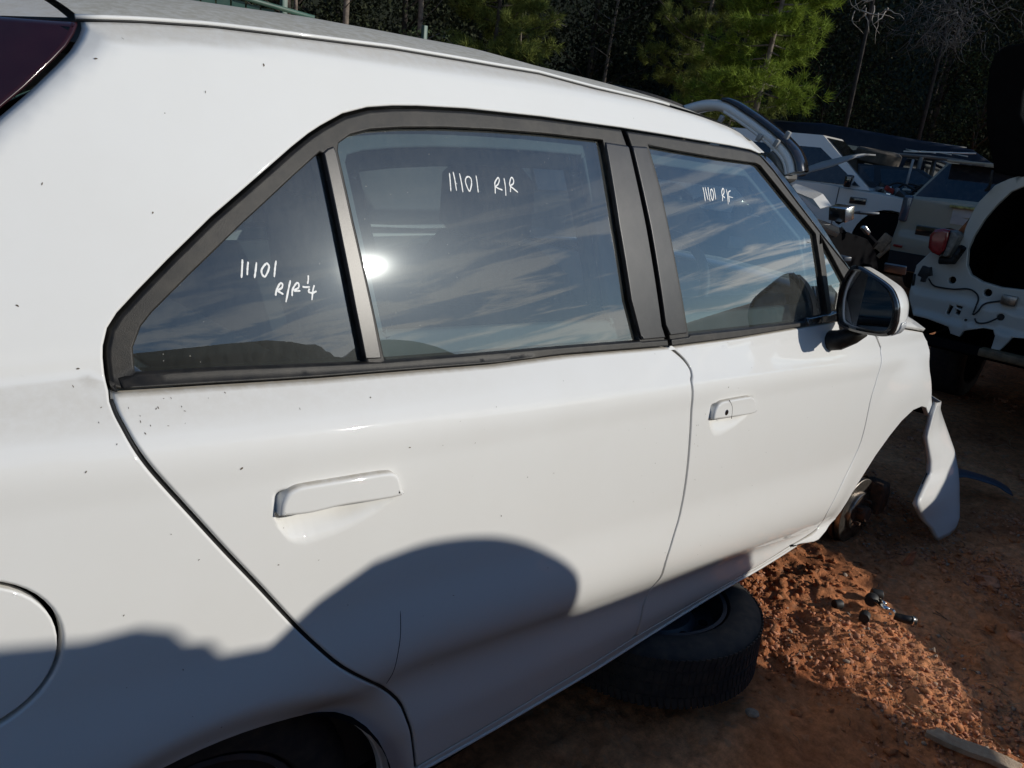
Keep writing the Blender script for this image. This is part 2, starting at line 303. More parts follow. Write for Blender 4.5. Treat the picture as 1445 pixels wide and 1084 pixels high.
def spanel(name, outline, mat, parent=None, holes=(), step=.03, gap=.0015, roll=.004, nr=3, off=0., thick=.012, surf=S, mirror=False, fine=(), res=.012):
    rings_all = []; V = []; N = []; F = []
    polys = []
    for hi, pl in enumerate([outline] + list(holes)):
        P = resample(pl, res)
        ar = area(P)
        if ar < 0: P = P[::-1]
        sgn = 1 if hi == 0 else -1
        rings = []
        for k in range(nr + 1):
            a = math.pi / 2 * k / nr
            rings.append((inset(P, sgn * (gap + roll * (1 - math.cos(a)))), roll * (1 - math.sin(a)), a))
        polys.append((P, rings, sgn))
    def put(Q, d, on, tilt):
        y = surf(Q[:, 0], Q[:, 1]) + off + d; e = 1e-3
        gx = (surf(Q[:, 0] + e, Q[:, 1]) - surf(Q[:, 0] - e, Q[:, 1])) / (2 * e); gz = (surf(Q[:, 0], Q[:, 1] + e) - surf(Q[:, 0], Q[:, 1] - e)) / (2 * e)
        n = np.c_[gx, -np.ones(len(Q)), gz]; n /= np.linalg.norm(n, axis=1)[:, None]
        if on is not None:
            n = n * math.sin(tilt) + np.c_[on[:, 0], np.zeros(len(Q)), on[:, 1]] * math.cos(tilt); n /= np.linalg.norm(n, axis=1)[:, None]
        b = len(V); V.extend(np.c_[Q[:, 0], y, Q[:, 1]].tolist()); N.extend(n.tolist()); return b
    cons = []
    pts2 = []; base_idx = []
    for P, rings, sgn in polys:
        o = (P - inset(P, 1e-3)) * 1e3 * sgn; o /= np.linalg.norm(o, axis=1)[:, None] + 1e-9
        n = len(P); b_prev = put(rings[0][0], rings[0][1] + thick, o, 0)
        for (Q, d, a) in rings:
            b = put(Q, d, o, a)
            for i in range(n):
                j = (i + 1) % n
                q = (b_prev + i, b_prev + j, b + j, b + i)
                F.append(q if sgn == 1 else q[::-1])
            b_prev = b
        s0 = len(pts2); pts2.extend(rings[-1][0].tolist()); base_idx.extend(range(b_prev, b_prev + n)); cons += [(s0 + i, s0 + (i + 1) % n) for i in range(n)]
    R = polys[0][1][-1][0]
    x0, z0 = R.min(0); x1, z1 = R.max(0)
    def grid(xa, xb, za, zb, st):
        X, Z = np.meshgrid(np.arange(xa, xb, st), np.arange(za, zb, st * .8)); X = X + (np.arange(X.shape[0]) % 2)[:, None] * st * .5
        return np.c_[X.ravel(), Z.ravel()]
    G = grid(x0 + step * .37, x1, z0 + step * .3, z1, step)
    for fb in fine:
        inb = (G[:, 0] > fb[0]) & (G[:, 0] < fb[1]) & (G[:, 1] > fb[2]) & (G[:, 1] < fb[3]); G = np.vstack([G[~inb], grid(fb[0], fb[1], fb[2], fb[3], fb[4])])
    ok = inpoly(R, G[:, 0], G[:, 1])
    for P, rings, sgn in polys[1:]: ok &= ~inpoly(rings[-1][0], G[:, 0], G[:, 1])
    G = G[ok]; B = np.array(pts2)
    if len(G):
        keep = np.ones(len(G), bool)
        for s in range(0, len(G), 4000):
            d2 = ((G[s:s + 4000, None, :] - B[None]) ** 2).sum(2).min(1); keep[s:s + 4000] = d2 > (.35 * res) ** 2
        G = G[keep]
    ng = len(G)
    if ng:
        b = put(G, 0, None, 0); base_idx.extend(range(b, b + ng)); pts2.extend(G.tolist())
    vv, ee, ff, ov, oe, of = delaunay_2d_cdt([Vector(p) for p in pts2], cons, [], 0, 1e-6)
    remap = {}
    for i, srcs in enumerate(ov):
        if srcs: remap[i] = base_idx[srcs[0]]
    C_ = np.array([[(vv[f[0]].x + vv[f[1]].x + vv[f[2]].x) / 3, (vv[f[0]].y + vv[f[1]].y + vv[f[2]].y) / 3] for f in ff])
    ok = inpoly(R, C_[:, 0], C_[:, 1])
    for P, rings, sgn in polys[1:]: ok &= ~inpoly(rings[-1][0], C_[:, 0], C_[:, 1])
    for f, k in zip(ff, ok):
        if k and all(i in remap for i in f): F.append(tuple(remap[i] for i in f))
    V = np.array(V); N = np.array(N)
    if mirror: V[:, 1] = 1.728 - V[:, 1]; N[:, 1] *= -1
    # make the winding agree with the stored normals
    FF = []
    for f in F:
        a, b_, c_ = V[f[0]], V[f[1]], V[f[2]]; nn = np.cross(b_ - a, c_ - a)
        FF.append(f if np.dot(nn, N[f[0]] + N[f[1]] + N[f[2]]) >= 0 else f[::-1])
    o = mesh_obj(name, V, FF, mat, parent, True)
    try: o.data.normals_split_custom_set_from_vertices(N.tolist())
    except Exception as e: print('normals', e)
    return o
D = {
'trim_out':[[-0.046,1.063],[-0.044,1.079],[-0.043,1.096],[-0.041,1.108],[-0.034,1.126],[-0.022,1.141],[0.005,1.165],[0.043,1.197],[0.102,1.244],[0.166,1.289],[0.226,1.331],[0.254,1.349],[0.276,1.361],[0.314,1.379],[0.358,1.391],[0.403,1.397],[0.45,1.401],[0.552,1.406],[0.729,1.408],[0.958,1.406],[1.095,1.403],[1.207,1.4],[1.371,1.396],[1.462,1.392],[1.502,1.386],[1.559,1.353],[1.666,1.279],[1.807,1.187],[1.91,1.126],[1.987,1.083]],
'trim_bot':[[-0.046,1.063],[0.065,1.055],[0.207,1.044],[0.306,1.037],[0.533,1.02],[0.711,1.012],[1.027,0.99],[1.311,0.978],[1.629,0.971],[1.845,0.967],[2.001,0.967]],
'q_glass':[[-0.014,1.077],[-0.012,1.104],[0.0,1.126],[0.014,1.14],[0.06,1.177],[0.137,1.236],[0.223,1.298],[0.265,1.327],[0.271,1.325],[0.277,1.216],[0.282,1.124],[0.288,1.054],[0.076,1.072]],
'r_glass':[[0.323,1.051],[0.316,1.113],[0.303,1.24],[0.296,1.332],[0.299,1.341],[0.32,1.353],[0.355,1.362],[0.415,1.369],[0.498,1.375],[0.606,1.379],[0.728,1.381],[0.888,1.38],[0.891,1.363],[0.903,1.229],[0.915,1.09],[0.928,1.014],[0.722,1.027],[0.484,1.041]],
'divider':[[0.285,1.056],[0.279,1.125],[0.273,1.217],[0.267,1.326],[0.266,1.33],[0.276,1.337],[0.288,1.341],[0.292,1.332],[0.299,1.241],[0.312,1.115],[0.317,1.053]],
'rp':[[0.892,1.381],[0.962,1.379],[0.969,1.376],[0.988,1.229],[1.007,1.036],[1.019,1.008],[0.931,1.013],[0.908,1.092],[0.896,1.23]],
'fp':[[0.976,1.379],[1.03,1.38],[1.052,1.298],[1.07,1.18],[1.089,1.058],[1.097,1.009],[1.032,1.011],[1.017,1.035],[0.998,1.229]],
'f_glass':[[1.107,1.007],[1.098,1.056],[1.078,1.179],[1.06,1.298],[1.041,1.379],[1.137,1.374],[1.309,1.367],[1.477,1.363],[1.496,1.359],[1.598,1.293],[1.751,1.198],[1.771,1.07],[1.789,0.986],[1.647,0.984],[1.325,0.997]],
'm_glass':[[1.788,1.188],[1.921,1.066],[1.875,0.987],[1.82,0.987]],
'door_rear':[[-0.046,1.063],[-0.049,1.054],[-0.049,1.044],[-0.047,1.033],[-0.042,1.014],[-0.033,0.994],[-0.019,0.97],[0.014,0.918],[0.049,0.863],[0.092,0.798],[0.14,0.724],[0.174,0.676],[0.212,0.628],[0.285,0.552],[0.348,0.475],[0.372,0.423],[0.389,0.374],[0.413,0.282]],
'door_gap':[[1.027,0.99],[1.042,0.983],[1.07,0.962],[1.083,0.943],[1.081,0.929],[1.071,0.911],[1.078,0.825],[1.091,0.691],[1.089,0.614],[1.066,0.562],[1.049,0.507],[1.061,0.445],[1.055,0.404],[1.052,0.362],[1.059,0.31],[1.065,0.278]],
'fend_gap':[[2.151,0.893],[2.202,0.851],[2.156,0.75],[2.132,0.69],[2.13,0.564],[2.09,0.5],[2.033,0.456],[1.981,0.407],[1.955,0.359],[1.986,0.297],[1.927,0.287],[1.818,0.285]],
'f_arch':[[2.789,0.515],[2.721,0.563],[2.663,0.579],[2.573,0.581],[2.477,0.559],[2.394,0.523],[2.3,0.47],[2.233,0.42],[2.176,0.378],[2.122,0.331],[2.094,0.29],[2.03,0.269],[1.968,0.26],[1.906,0.265],[1.819,0.28]],
'f_front':[[2.684,0.841],[2.762,0.8],[2.74,0.738],[2.73,0.7],[2.769,0.6],[2.805,0.56]],
'hoodseam':[[2.151,0.893],[2.28,0.902],[2.408,0.886],[2.559,0.862],[2.684,0.841]],
'sil':[[1.049,1.473],[1.132,1.468],[1.291,1.457],[1.437,1.442],[1.567,1.422],[1.563,1.389],[1.644,1.326],[1.77,1.247],[1.874,1.167],[1.968,1.1]],
'ditch':[[0.005,1.456],[0.032,1.46],[0.072,1.465],[0.16,1.473],[0.287,1.478],[0.447,1.485],[0.585,1.486],[0.665,1.486],[0.772,1.487],[0.914,1.477]],
'lamp':[[0.005,1.456],[0.002,1.447],[-0.005,1.436],[-0.017,1.421],[-0.033,1.405],[-0.068,1.372],[-0.1,1.344]],
'lamp_top':[[-0.068,1.444],[-0.034,1.449],[-0.002,1.455]],
'sill':[[0.435,0.271],[0.618,0.258],[0.936,0.242],[1.212,0.246],[1.548,0.256],[1.819,0.281]],
'rh':[[0.114,0.896],[0.116,0.909],[0.12,0.918],[0.126,0.925],[0.135,0.929],[0.15,0.93],[0.207,0.925],[0.251,0.921],[0.281,0.917],[0.292,0.911],[0.298,0.902],[0.301,0.889],[0.3,0.875],[0.206,0.886],[0.153,0.889]],
'fh':[[1.152,0.825],[1.155,0.841],[1.165,0.854],[1.18,0.861],[1.207,0.861],[1.298,0.854],[1.319,0.85],[1.336,0.841],[1.346,0.825],[1.348,0.805],[1.243,0.814]],
'rscoop':[[0.113,0.895],[0.123,0.872],[0.151,0.843],[0.228,0.847],[0.3,0.872]],
'fuel':[[-0.181,0.9],[-0.164,0.89],[-0.149,0.872],[-0.139,0.846],[-0.135,0.817],[-0.139,0.787],[-0.148,0.764],[-0.165,0.745],[-0.185,0.738],[-0.198,0.737]],
'scr':[[0.313,0.68],[0.309,0.537]],
'w1':[[[0.134,1.195],[0.132,1.186],[0.129,1.173]],[[0.141,1.192],[0.139,1.185],[0.137,1.176]],[[0.152,1.191],[0.149,1.181],[0.146,1.172]],[[0.165,1.189],[0.161,1.186],[0.157,1.181],[0.157,1.176],[0.16,1.173],[0.164,1.177],[0.167,1.182],[0.168,1.186],[0.166,1.189],[0.165,1.189]],[[0.179,1.192],[0.176,1.183],[0.173,1.172]],[[0.171,1.149],[0.173,1.155],[0.178,1.162],[0.181,1.164],[0.183,1.162],[0.181,1.158],[0.175,1.155],[0.179,1.152],[0.182,1.15]],[[0.195,1.167],[0.19,1.155],[0.184,1.14]],[[0.194,1.147],[0.196,1.155],[0.201,1.161],[0.204,1.163],[0.206,1.162],[0.205,1.157],[0.198,1.154],[0.202,1.153],[0.207,1.153]],[[0.222,1.172],[0.221,1.166],[0.219,1.161]],[[0.211,1.158],[0.215,1.157],[0.222,1.157]],[[0.221,1.155],[0.219,1.151],[0.224,1.149],[0.228,1.15],[0.231,1.151]],[[0.229,1.159],[0.226,1.153],[0.222,1.14]]],
'w2':[[[0.498,1.31],[0.497,1.299],[0.495,1.283]],[[0.506,1.312],[0.507,1.3],[0.507,1.284]],[[0.509,1.295],[0.51,1.294]],[[0.519,1.31],[0.52,1.297],[0.52,1.282]],[[0.537,1.306],[0.532,1.304],[0.529,1.299],[0.53,1.292],[0.533,1.285],[0.536,1.285],[0.541,1.294],[0.542,1.302],[0.539,1.305],[0.537,1.306]],[[0.554,1.308],[0.554,1.297],[0.553,1.282]],[[0.591,1.281],[0.593,1.291],[0.594,1.298],[0.601,1.305],[0.604,1.306],[0.605,1.302],[0.601,1.296],[0.595,1.292],[0.601,1.289],[0.609,1.287]],[[0.617,1.306],[0.617,1.293],[0.615,1.278]],[[0.627,1.284],[0.629,1.292],[0.628,1.297],[0.633,1.306],[0.637,1.307],[0.639,1.302],[0.636,1.297],[0.629,1.294],[0.635,1.29],[0.645,1.284]]],
'w3':[[[1.234,1.305],[1.236,1.292],[1.236,1.276]],[[1.243,1.306],[1.245,1.294],[1.248,1.279]],[[1.255,1.306],[1.255,1.292],[1.256,1.276]],[[1.268,1.302],[1.264,1.298],[1.263,1.289],[1.265,1.28],[1.268,1.279],[1.273,1.286],[1.274,1.295],[1.27,1.301],[1.268,1.302]],[[1.28,1.305],[1.281,1.294],[1.281,1.28]],[[1.309,1.277],[1.312,1.286],[1.311,1.296],[1.318,1.304],[1.322,1.302],[1.321,1.295],[1.314,1.289],[1.322,1.284]],[[1.333,1.303],[1.335,1.291],[1.333,1.27]],[[1.351,1.3],[1.342,1.297],[1.34,1.293],[1.34,1.286],[1.339,1.275]],[[1.341,1.287],[1.358,1.285]]],
'gapR':[[0.956,1.406],[0.966,1.376],[0.986,1.229],[1.006,1.036],[1.018,1.008],[1.022,0.991]],
'gapF':[[0.969,1.405],[0.978,1.377],[0.998,1.229],[1.02,1.034],[1.031,1.009],[1.034,0.99]],
'keyhole':[[1.205,0.833]],
'hsplit':[[1.21,0.861],[1.228,0.842],[1.231,0.814]]}

Dn = D
ARC = [(.01 + .34 * math.cos(a), .235 + .34 * math.sin(a)) for a in np.linspace(.06, math.pi - .02, 40)]
def near(P, q): return min(range(len(P)), key=lambda i: (P[i][0] - q[0]) ** 2 + (P[i][1] - q[1]) ** 2)
TO = Dn['trim_out']; TB = Dn['trim_bot']
iB = near(TO, (.958, 1.406)); iA = near(TO, (1.502, 1.386))
door_rear = smooth_line(Dn['door_rear'][1:], 3); gapd = smooth_line(Dn['door_gap'], 3); fgap = [Dn['fend_gap'][0], Dn['fend_gap'][1]] + smooth_line(Dn['fend_gap'][2:], 3)
SILLX = [.34, .435, .618, .936, 1.212, 1.548, 1.818, 1.9]; SILLZ = [.275, .271, .258, .242, .246, .256, .280, .286]
silz = lambda x: float(np.interp(x, SILLX, SILLZ))
rb = [(x, silz(x) + np.interp(x, [.42, 1.05], [.012, .03])) for x in np.linspace(.42, 1.05, 9)]
fb_ = [(x, silz(x) + np.interp(x, [1.07, 1.8], [.03, .008])) for x in np.linspace(1.075, 1.80, 9)]

car = empty('white_hatchback', (1.2, .86, 0), 0, 'white hatchback with no front wheel filling the view, 11101 written on its windows', 'car')
CAR = bpy.data.objects.new('tmp', None)
def P_(o, par=None):       # parent keeping the world coordinates the mesh was written in
    o.parent = par or car
    if par is None: o.matrix_parent_inverse = Matrix.Translation((-1.2, -.86, 0))
    return o
FRONTRIM = Dn['f_arch']
def build_side(mir):
    s = .013 if not mir else .07; rr = .012 if not mir else .03
    kw = dict(mirror=mir, res=rr)
    # uniside: quarter panel, cantrail, rear arch
    top = Dn['ditch'] + Dn['sil'][:6]
    TOq = [p for p in reversed(TO[:iA + 1])]
    lampe = [tuple(p) for p in Dn['lamp']]
    outl = top + TOq + door_rear + [(.405, .262)] + ARC + [(-.36, .26), (-.44, .34), (-.50, .6), (-.50, .9), (-.47, 1.0)] + [(-.31, 1.155)] + lampe[::-1][:-1]
    fc = (-.222, .819); fuel = [(fc[0] + .087 * math.cos(a), fc[1] + .084 * math.sin(a)) for a in np.linspace(0, 2 * math.pi, 48)[:-1]]
    q = P_(spanel('quarter_panel', outl, WHITE, None, holes=[fuel] if not mir else [], step=s, gap=.0028, **kw, fine=[(-.45, .45, .2, .66, .014), (-.4, 1.6, 1.36, 1.5, .014)] if not mir else ()))
    if not mir:
        ff = spanel('fuel_flap', fuel, WHITE, q, step=.02, gap=.0022, roll=.003); q2 = ff
    lo = lampe + [(-.31, 1.155), (-.47, 1.0), (-.50, 1.02), (-.50, 1.3), (-.40, 1.405), (-.2, 1.446), (-.076, 1.452), (-.03, 1.454)]
    P_(spanel('tail_lamp', lo, LAMPRED, step=.03, gap=.003, roll=.006, off=-.001, **kw))
    # rear door
    up = TO[:iB] + Dn['gapR']
    rd = P_(spanel('rear_door', door_rear + rb + gapd[::-1][1:] + [p for p in reversed(TB[:6])], WHITE, None, step=s, gap=.0023, surf=SD, fine=([(-.05 + .277 * k, -.05 + .277 * (k + 1), 1.006 - .083 * (.09 + .277 * k) - .045, 1.006 - .083 * (.09 + .277 * k) + .035, .0055) for k in range(4)] + [(.09, .32, .82, .93, .0035)]) if not mir else [], **kw))
    fr = spanel('window_frame', TO[:iB] + Dn['gapR'] + [p for p in reversed(TB[:6])], TRIM, rd, holes=[Dn['q_glass'], Dn['r_glass']], step=.03, gap=.0012, roll=.004, off=-.001, thick=.02, **kw)
    nb = [Dn['q_glass'][0], Dn['q_glass'][-1], Dn['q_glass'][-2], Dn['r_glass'][0], Dn['r_glass'][-1], Dn['r_glass'][-2], Dn['r_glass'][-3]]
    spanel('belt_moulding', nb + [(.935, 1.012), (1.022, 1.0065), (1.024, .9925)] + [(p[0], p[1] + .002) for p in reversed(TB[1:6])] + [(-.035, 1.064), (-.036, 1.075)], TRIM, rd, step=.03, gap=.0005, roll=.003, off=-.0045, thick=.004, **kw)
    spanel('divider_bar', Dn['divider'], TRIM2, rd, step=.02, gap=.0025, roll=.002, off=-.003, thick=.006, **kw)
    spanel('pillar_trim', Dn['rp'], TRIM2, rd, step=.03, gap=.002, roll=.003, off=-.004, thick=.006, **kw)
    gq = spanel('quarter_glass', Dn['q_glass'], GLASS if not mir else GLASS2, rd, step=.04, gap=-.004, roll=.001, nr=1, off=.009, thick=.0005, **kw)
    gr = spanel('window_glass', Dn['r_glass'], GLASS if not mir else GLASS2, rd, step=.04, gap=-.004, roll=.001, nr=1, off=.009, thick=.0005, **kw)
    if not mir:
        def shrink(P, d):
            Q = resample(P, .02); Q = Q[::-1] if area(Q) < 0 else Q; return inset(Q, d).tolist()
        INFR = simple('inner_frame_grey', (.20, .215, .215), .8)
        ig = shrink(Dn['r_glass'], .030); spanel('inner_frame', shrink(Dn['r_glass'], -.02), INFR, rd, holes=[ig], step=.04, gap=.0, roll=.006, off=.035, thick=.01, **kw)
        spanel('inner_trim', shrink(Dn['r_glass'], .028), BINNER, rd, holes=[shrink(Dn['r_glass'], .06)], step=.04, gap=.0, roll=.006, off=.05, thick=.01, **kw)
    # front door
    fd = P_(spanel('front_door', [gapd[0]] + gapd[1:] + fb_ + fgap[::-1] + [(2.08, .925), (2.0, .964)] + [p for p in reversed(TB[6:10])], WHITE, None, step=s, gap=.0023, surf=SD, fine=([(1.06 + .3 * k, 1.06 + .3 * (k + 1), 1.006 - .083 * (1.21 + .3 * k) - .045, 1.006 - .083 * (1.21 + .3 * k) + .035, .0055) for k in range(4)] + [(1.13, 1.37, .75, .86, .004), (1.05, 1.9, .27, .45, .009)]) if not mir else [], **kw))
    fr2 = spanel('window_frame', Dn['gapF'][::-1] + TO[iB + 1:] + [(2.04, 1.045), (2.06, .985), (2.001, .967)] + [p for p in reversed(TB[7:10])], TRIM, fd, holes=[Dn['f_glass'], Dn['m_glass']], step=.03, gap=.0012, roll=.004, off=-.001, thick=.02, **kw)
    fg = Dn['f_glass']
    spanel('belt_moulding', [(1.035, 1.006), (1.10, 1.004)] + [fg[0], fg[-1], fg[-2]] + [(1.66, .992), (1.66, .972)] + [(p[0], p[1] + .002) for p in reversed(TB[7:9])] + [(1.033, .9915)], TRIM, fd, step=.03, gap=.0005, roll=.003, off=-.0045, thick=.004, **kw)
    spanel('pillar_trim', Dn['fp'], TRIM2, fd, step=.03, gap=.002, roll=.003, off=-.004, thick=.006, **kw)
    if not mir:
        spanel('inner_frame', shrink(fg, -.02), INFR, fd, holes=[shrink(fg, .032)], step=.04, gap=.0, roll=.006, off=.035, thick=.01, **kw)
        spanel('inner_trim', shrink(fg, .030), BINNER, fd, holes=[shrink(fg, .06)], step=.04, gap=.0, roll=.006, off=.05, thick=.01, **kw)
    spanel('window_glass', fg, GLASS if not mir else GLASS2, fd, step=.04, gap=-.004, roll=.001, nr=1, off=.009, thick=.0005, **kw)
    spanel('quarter_glass', Dn['m_glass'], GLASS if not mir else GLASS2, fd, step=.04, gap=-.004, roll=.001, nr=1, off=.009, thick=.0005, **kw)
    # A pillar
    P_(spanel('windscreen_pillar', [(1.548, 1.389)] + Dn['sil'][6:] + [(2.12, .985), (2.06, .985)] + [p for p in reversed(TO[iA:])], GLOSSBLK, None, step=.03, gap=.0015, roll=.004, off=.001, **kw))
    # front fender
    P_(spanel('front_fender', Dn['hoodseam'] + Dn['f_front'][1:] + Dn['f_arch'] + fgap[::-1][:-1], WHITE, None, step=s, gap=.0016, roll=.005, **kw, fine=[(1.8, 2.85, .25, .65, .014)] if not mir else ()))
    # sill
    P_(spanel('sill', [(x, silz(x) - .002) for x in np.linspace(.40, 1.83, 16)] + [(p[0], p[1]) for p in fb_[::-1]] + [(p[0], p[1]) for p in rb[::-1]], WHITE, None, step=.03, gap=.0008, roll=.003, **kw))
    pts = [(x, float(S(x, silz(x))[0]) + .0015, silz(x) - .004) for x in np.linspace(.39, 1.84, 24)]
    if mir: pts = [(a, 1.728 - b, c_) for a, b, c_ in pts]
    P_(MB().tube(pts, .0045, 8).build('sill_flange', WHITE))
    return rd, fd
rdoor, fdoor = build_side(False); build_side(True)
for pts2, par_, nm in ((gapd, rdoor, 'gap_shade_strip'), (fgap, fdoor, 'gap_shade_strip'), (door_rear, rdoor, 'gap_shade_strip')):
    MB().tube([(a, float(S(a, b)[0]) + .0085, b) for a, b in pts2], .0032, 6).build(nm, RUBBER, par_)  # black strips laid in the door gaps to deepen their shade

def ribbon(strokes, width, parent, name='marker_writing'):
    V = []; F = []
    for st in strokes:
        P = smooth_line(st, 5) if len(st) > 2 else [tuple(p) for p in st]
        P = np.array(P); n = len(P)
        for i in range(n):
            t = P[min(i + 1, n - 1)] - P[max(i - 1, 0)]; t /= np.linalg.norm(t) + 1e-9; nn = np.array([-t[1], t[0]])
            wv = width * (.85 + .3 * hashn(np.array([i * 3 + int(P[0][0] * 999)]), np.array([1]), 3)[0])
            if i in (0, n - 1): wv *= .6
            for k, s in enumerate((-1, 0, 1)):
                q = P[i] + nn * s * wv; V.append((q[0], float(S(q[0], q[1])[0]) + .009 - (.0009 if s == 0 else .0004), q[1]))
        b = len(V) - 3 * n
        for i in range(n - 1):
            for k in (0, 1): F.append((b + 3 * i + k, b + 3 * i + k + 1, b + 3 * i + 4 + k, b + 3 * i + 3 + k))
    return mesh_obj(name, V, F, INK, parent, True)
o = ribbon(D['w1'], .00125, rdoor); o['label'] = 'white marker writing 11101 R/R 1/4 on the rear quarter glass'
o = ribbon(D['w2'], .00115, rdoor); o['label'] = 'white marker writing 11101 R/R on the rear door glass'
o = ribbon(D['w3'], .0014, fdoor); o['label'] = 'white marker writing 11101 R/F on the front door glass'
# door handles
def handle(outline, par, label):
    h = spanel('door_handle', smooth_line(outline + [outline[0]], 4)[:-1], WHITE, par, step=.008, gap=.0006, roll=.0058, nr=5, off=-.0115, thick=.018, res=.006)
    h['label'] = label; return h
handle(D['rh'], rdoor, 'white grip handle without a lock'); handle(D['fh'], fdoor, 'white grip handle with a lock cylinder')
kx, kz = D['keyhole'][0]; bm = bmesh.new(); yk = float(S(kx, kz)[0]) - .0117
lathe(bm, [(.0001, -.0012), (.0058, -.0012), (.0068, 0), (.0068, .003)], 20, 'Y', (kx, yk, kz)); box(bm, (kx, yk - .0013, kz), (.0014, .001, .008)); bm_obj('lock_cylinder', bm, GLOSSBLK, fdoor)
pts = [(a, float(S(a, b)[0]) - .0113, b) for a, b in smooth_line(D['hsplit'], 4)]; MB().tube(pts, .0007, 6).build('handle_seam', RUBBER, fdoor)
# scratch on the rear door
pts = [(a, float(S(a, b)[0]) - .0001, b) for a, b in smooth_line([D['scr'][0], (.3125, .64), (.309, .60), D['scr'][1]], 5)]
MB().tube(pts, [.0002] + [.0006] * (len(pts) - 2) + [.0002], 5).build('scratch', RUBBER, rdoor)

# small chips, tar spots and scuffs in the paint, each a thin fleck lying on the panel
r_ = np.random.default_rng(21); V = []; F = []
CH = [[0.066,1.362],[-0.119,1.157],[-0.021,1.431],[0.037,1.44],[0.205,1.432],[0.002,1.414],[0.449,0.92],[0.321,0.941],[0.516,0.778],[0.015,0.864],[0.115,0.825],[-0.071,0.821],[-0.01,0.723],[-0.073,1.088],[-0.082,1.072],[0.163,1.019],[1.22,0.886],[1.108,0.819],[0.405,0.526],[-0.094,0.998],[0.072,0.967],[0.419,0.666],[0.032,1.251],[0.12,1.391],[-0.076,1.279],[0.173,0.813],[0.675,0.978],[1.003,1.43],[-.02,1.03],[-.07,1.04]]
for _ in range(16): CH.append([.0 + r_.normal() * .035, 1.035 + r_.normal() * .010])
for _ in range(14): CH.append([1.10 + r_.normal() * .012, .83 + r_.normal() * .05])
for _ in range(60): CH.append([r_.uniform(-.12, 1.7), r_.uniform(.5, 1.03)])
for k, (a, b) in enumerate(CH):
    big = k < 26; l = r_.uniform(.0009, .0023) * (1 if big else .62); w_ = l * r_.uniform(.25, .6); an = r_.uniform(0, 3.14); base = len(V); n = 7
    if abs(a - 1.085) < .012: continue
    for i in range(n):
        t = 2 * math.pi * i / n; u, v = math.cos(t) * l * r_.uniform(.7, 1.2), math.sin(t) * w_ * r_.uniform(.7, 1.2); X = a + u * math.cos(an) - v * math.sin(an); Z = b + u * math.sin(an) + v * math.cos(an)
        V.append((X, float(SD(X, Z)[0]) - .0004, Z))
    F.append(tuple(range(base, base + n)))
SPOT = simple('tar_spot', (.10, .075, .05), .7, var=.5, scale=40)
o = P_(mesh_obj('paint_chips', V, F, SPOT)); o['kind'] = 'stuff'

# roof
ed = np.array([[-.10, 1.4445]] + D['ditch'] + D['sil'][1:6]); 
def roofpt(x, s, dz=0):
    ze = np.interp(x, ed[:, 0], ed[:, 1]); ye = float(S(x, ze)[0]); f = sst(1.5, 1.25, x) * .6 + .4
    y = ye + (.864 - ye) * s; return y, ze + .06 * f * (1 - (1 - s) ** 3) + dz
def roof_sheet(name, mat, dz, x0, x1, s0, nx=70, par=None):
    V = []; F = []; ss = np.r_[np.linspace(s0, .25, 14), np.linspace(.3, 1, 12)]; cols = list(ss) + [2 - s for s in ss[::-1][1:]]
    for x in np.linspace(x0, x1, nx):
        for s in cols:
            y, z = roofpt(x, min(s, 2 - s), dz); y = y if s <= 1 else 1.728 - y
            xx = x + (.09 * (1 - (1 - min(s, 2 - s)) ** 2) * sst(1.2, 1.5, x) - 0) ; V.append((xx, y, z))
    m = len(cols)
    for i in range(nx - 1):
        for j in range(m - 1): F.append((i * m + j, (i + 1) * m + j, (i + 1) * m + j + 1, i * m + j + 1))
    o = mesh_obj(name, V, F, mat, None, True); return P_(o)
roof = roof_sheet('roof', ROOFP, .001, .004, 1.545, .012)
roof_sheet('headliner', LINER, -.03, -.05, 1.53, .03, 20)
for mir in (0, 1):
    pts = [(x, float(S(x, np.interp(x, ed[:, 0], ed[:, 1]))[0]) + .004, np.interp(x, ed[:, 0], ed[:, 1]) + .0025) for x in np.linspace(.0, 1.16, 40)]
    if mir: pts = [(a, 1.728 - b, c_) for a, b, c_ in pts]
    P_(MB().tube(pts, .0032, 8).build('roof_seam_strip', WHITE))
    P_(MB().tube([(a, b + (-.0035 if not mir else .0035), c_ - .0035) for a, b, c_ in pts], .0015, 6).build('roof_seam_shadow_gap', RUBBER))
# spoiler and tailgate: the spoiler continues the roof behind a dark gap, the tailgate drops from it
V = []; F = []; cols = np.r_[np.linspace(0.01, .3, 10), np.linspace(.35, 1, 8)]; cols = list(cols) + [2 - s for s in cols[::-1][1:]]
for i, x in enumerate(np.linspace(-.006, -.34, 18)):
    for s in cols:
        y, z = roofpt(max(x, -.0), min(s, 2 - s)); ye = float(S(x, np.interp(x, [-.34, -.10, 0], [1.43, 1.4445, 1.455]))[0]) + .002
        y = ye + (.864 - ye) * min(s, 2 - s); z = np.interp(x, [-.34, -.1, 0], [1.41, 1.4445, 1.4555]) + .06 * (1 - (1 - min(s, 2 - s)) ** 3) * np.interp(x, [-.34, 0], [.9, 1])
        xx = x + (-.0 if i else 0) - .05 * (1 - (1 - min(s, 2 - s)) ** 2) * (1 if i else 1) * sst(0, -.34, x) ; V.append((xx, y if s <= 1 else 1.728 - y, z))
m = len(cols)
for i in range(17):
    for j in range(m - 1): F.append((i * m + j, i * m + j + 1, (i + 1) * m + j + 1, (i + 1) * m + j))
P_(mesh_obj('tailgate_spoiler', V, F, WHITE, None, True))
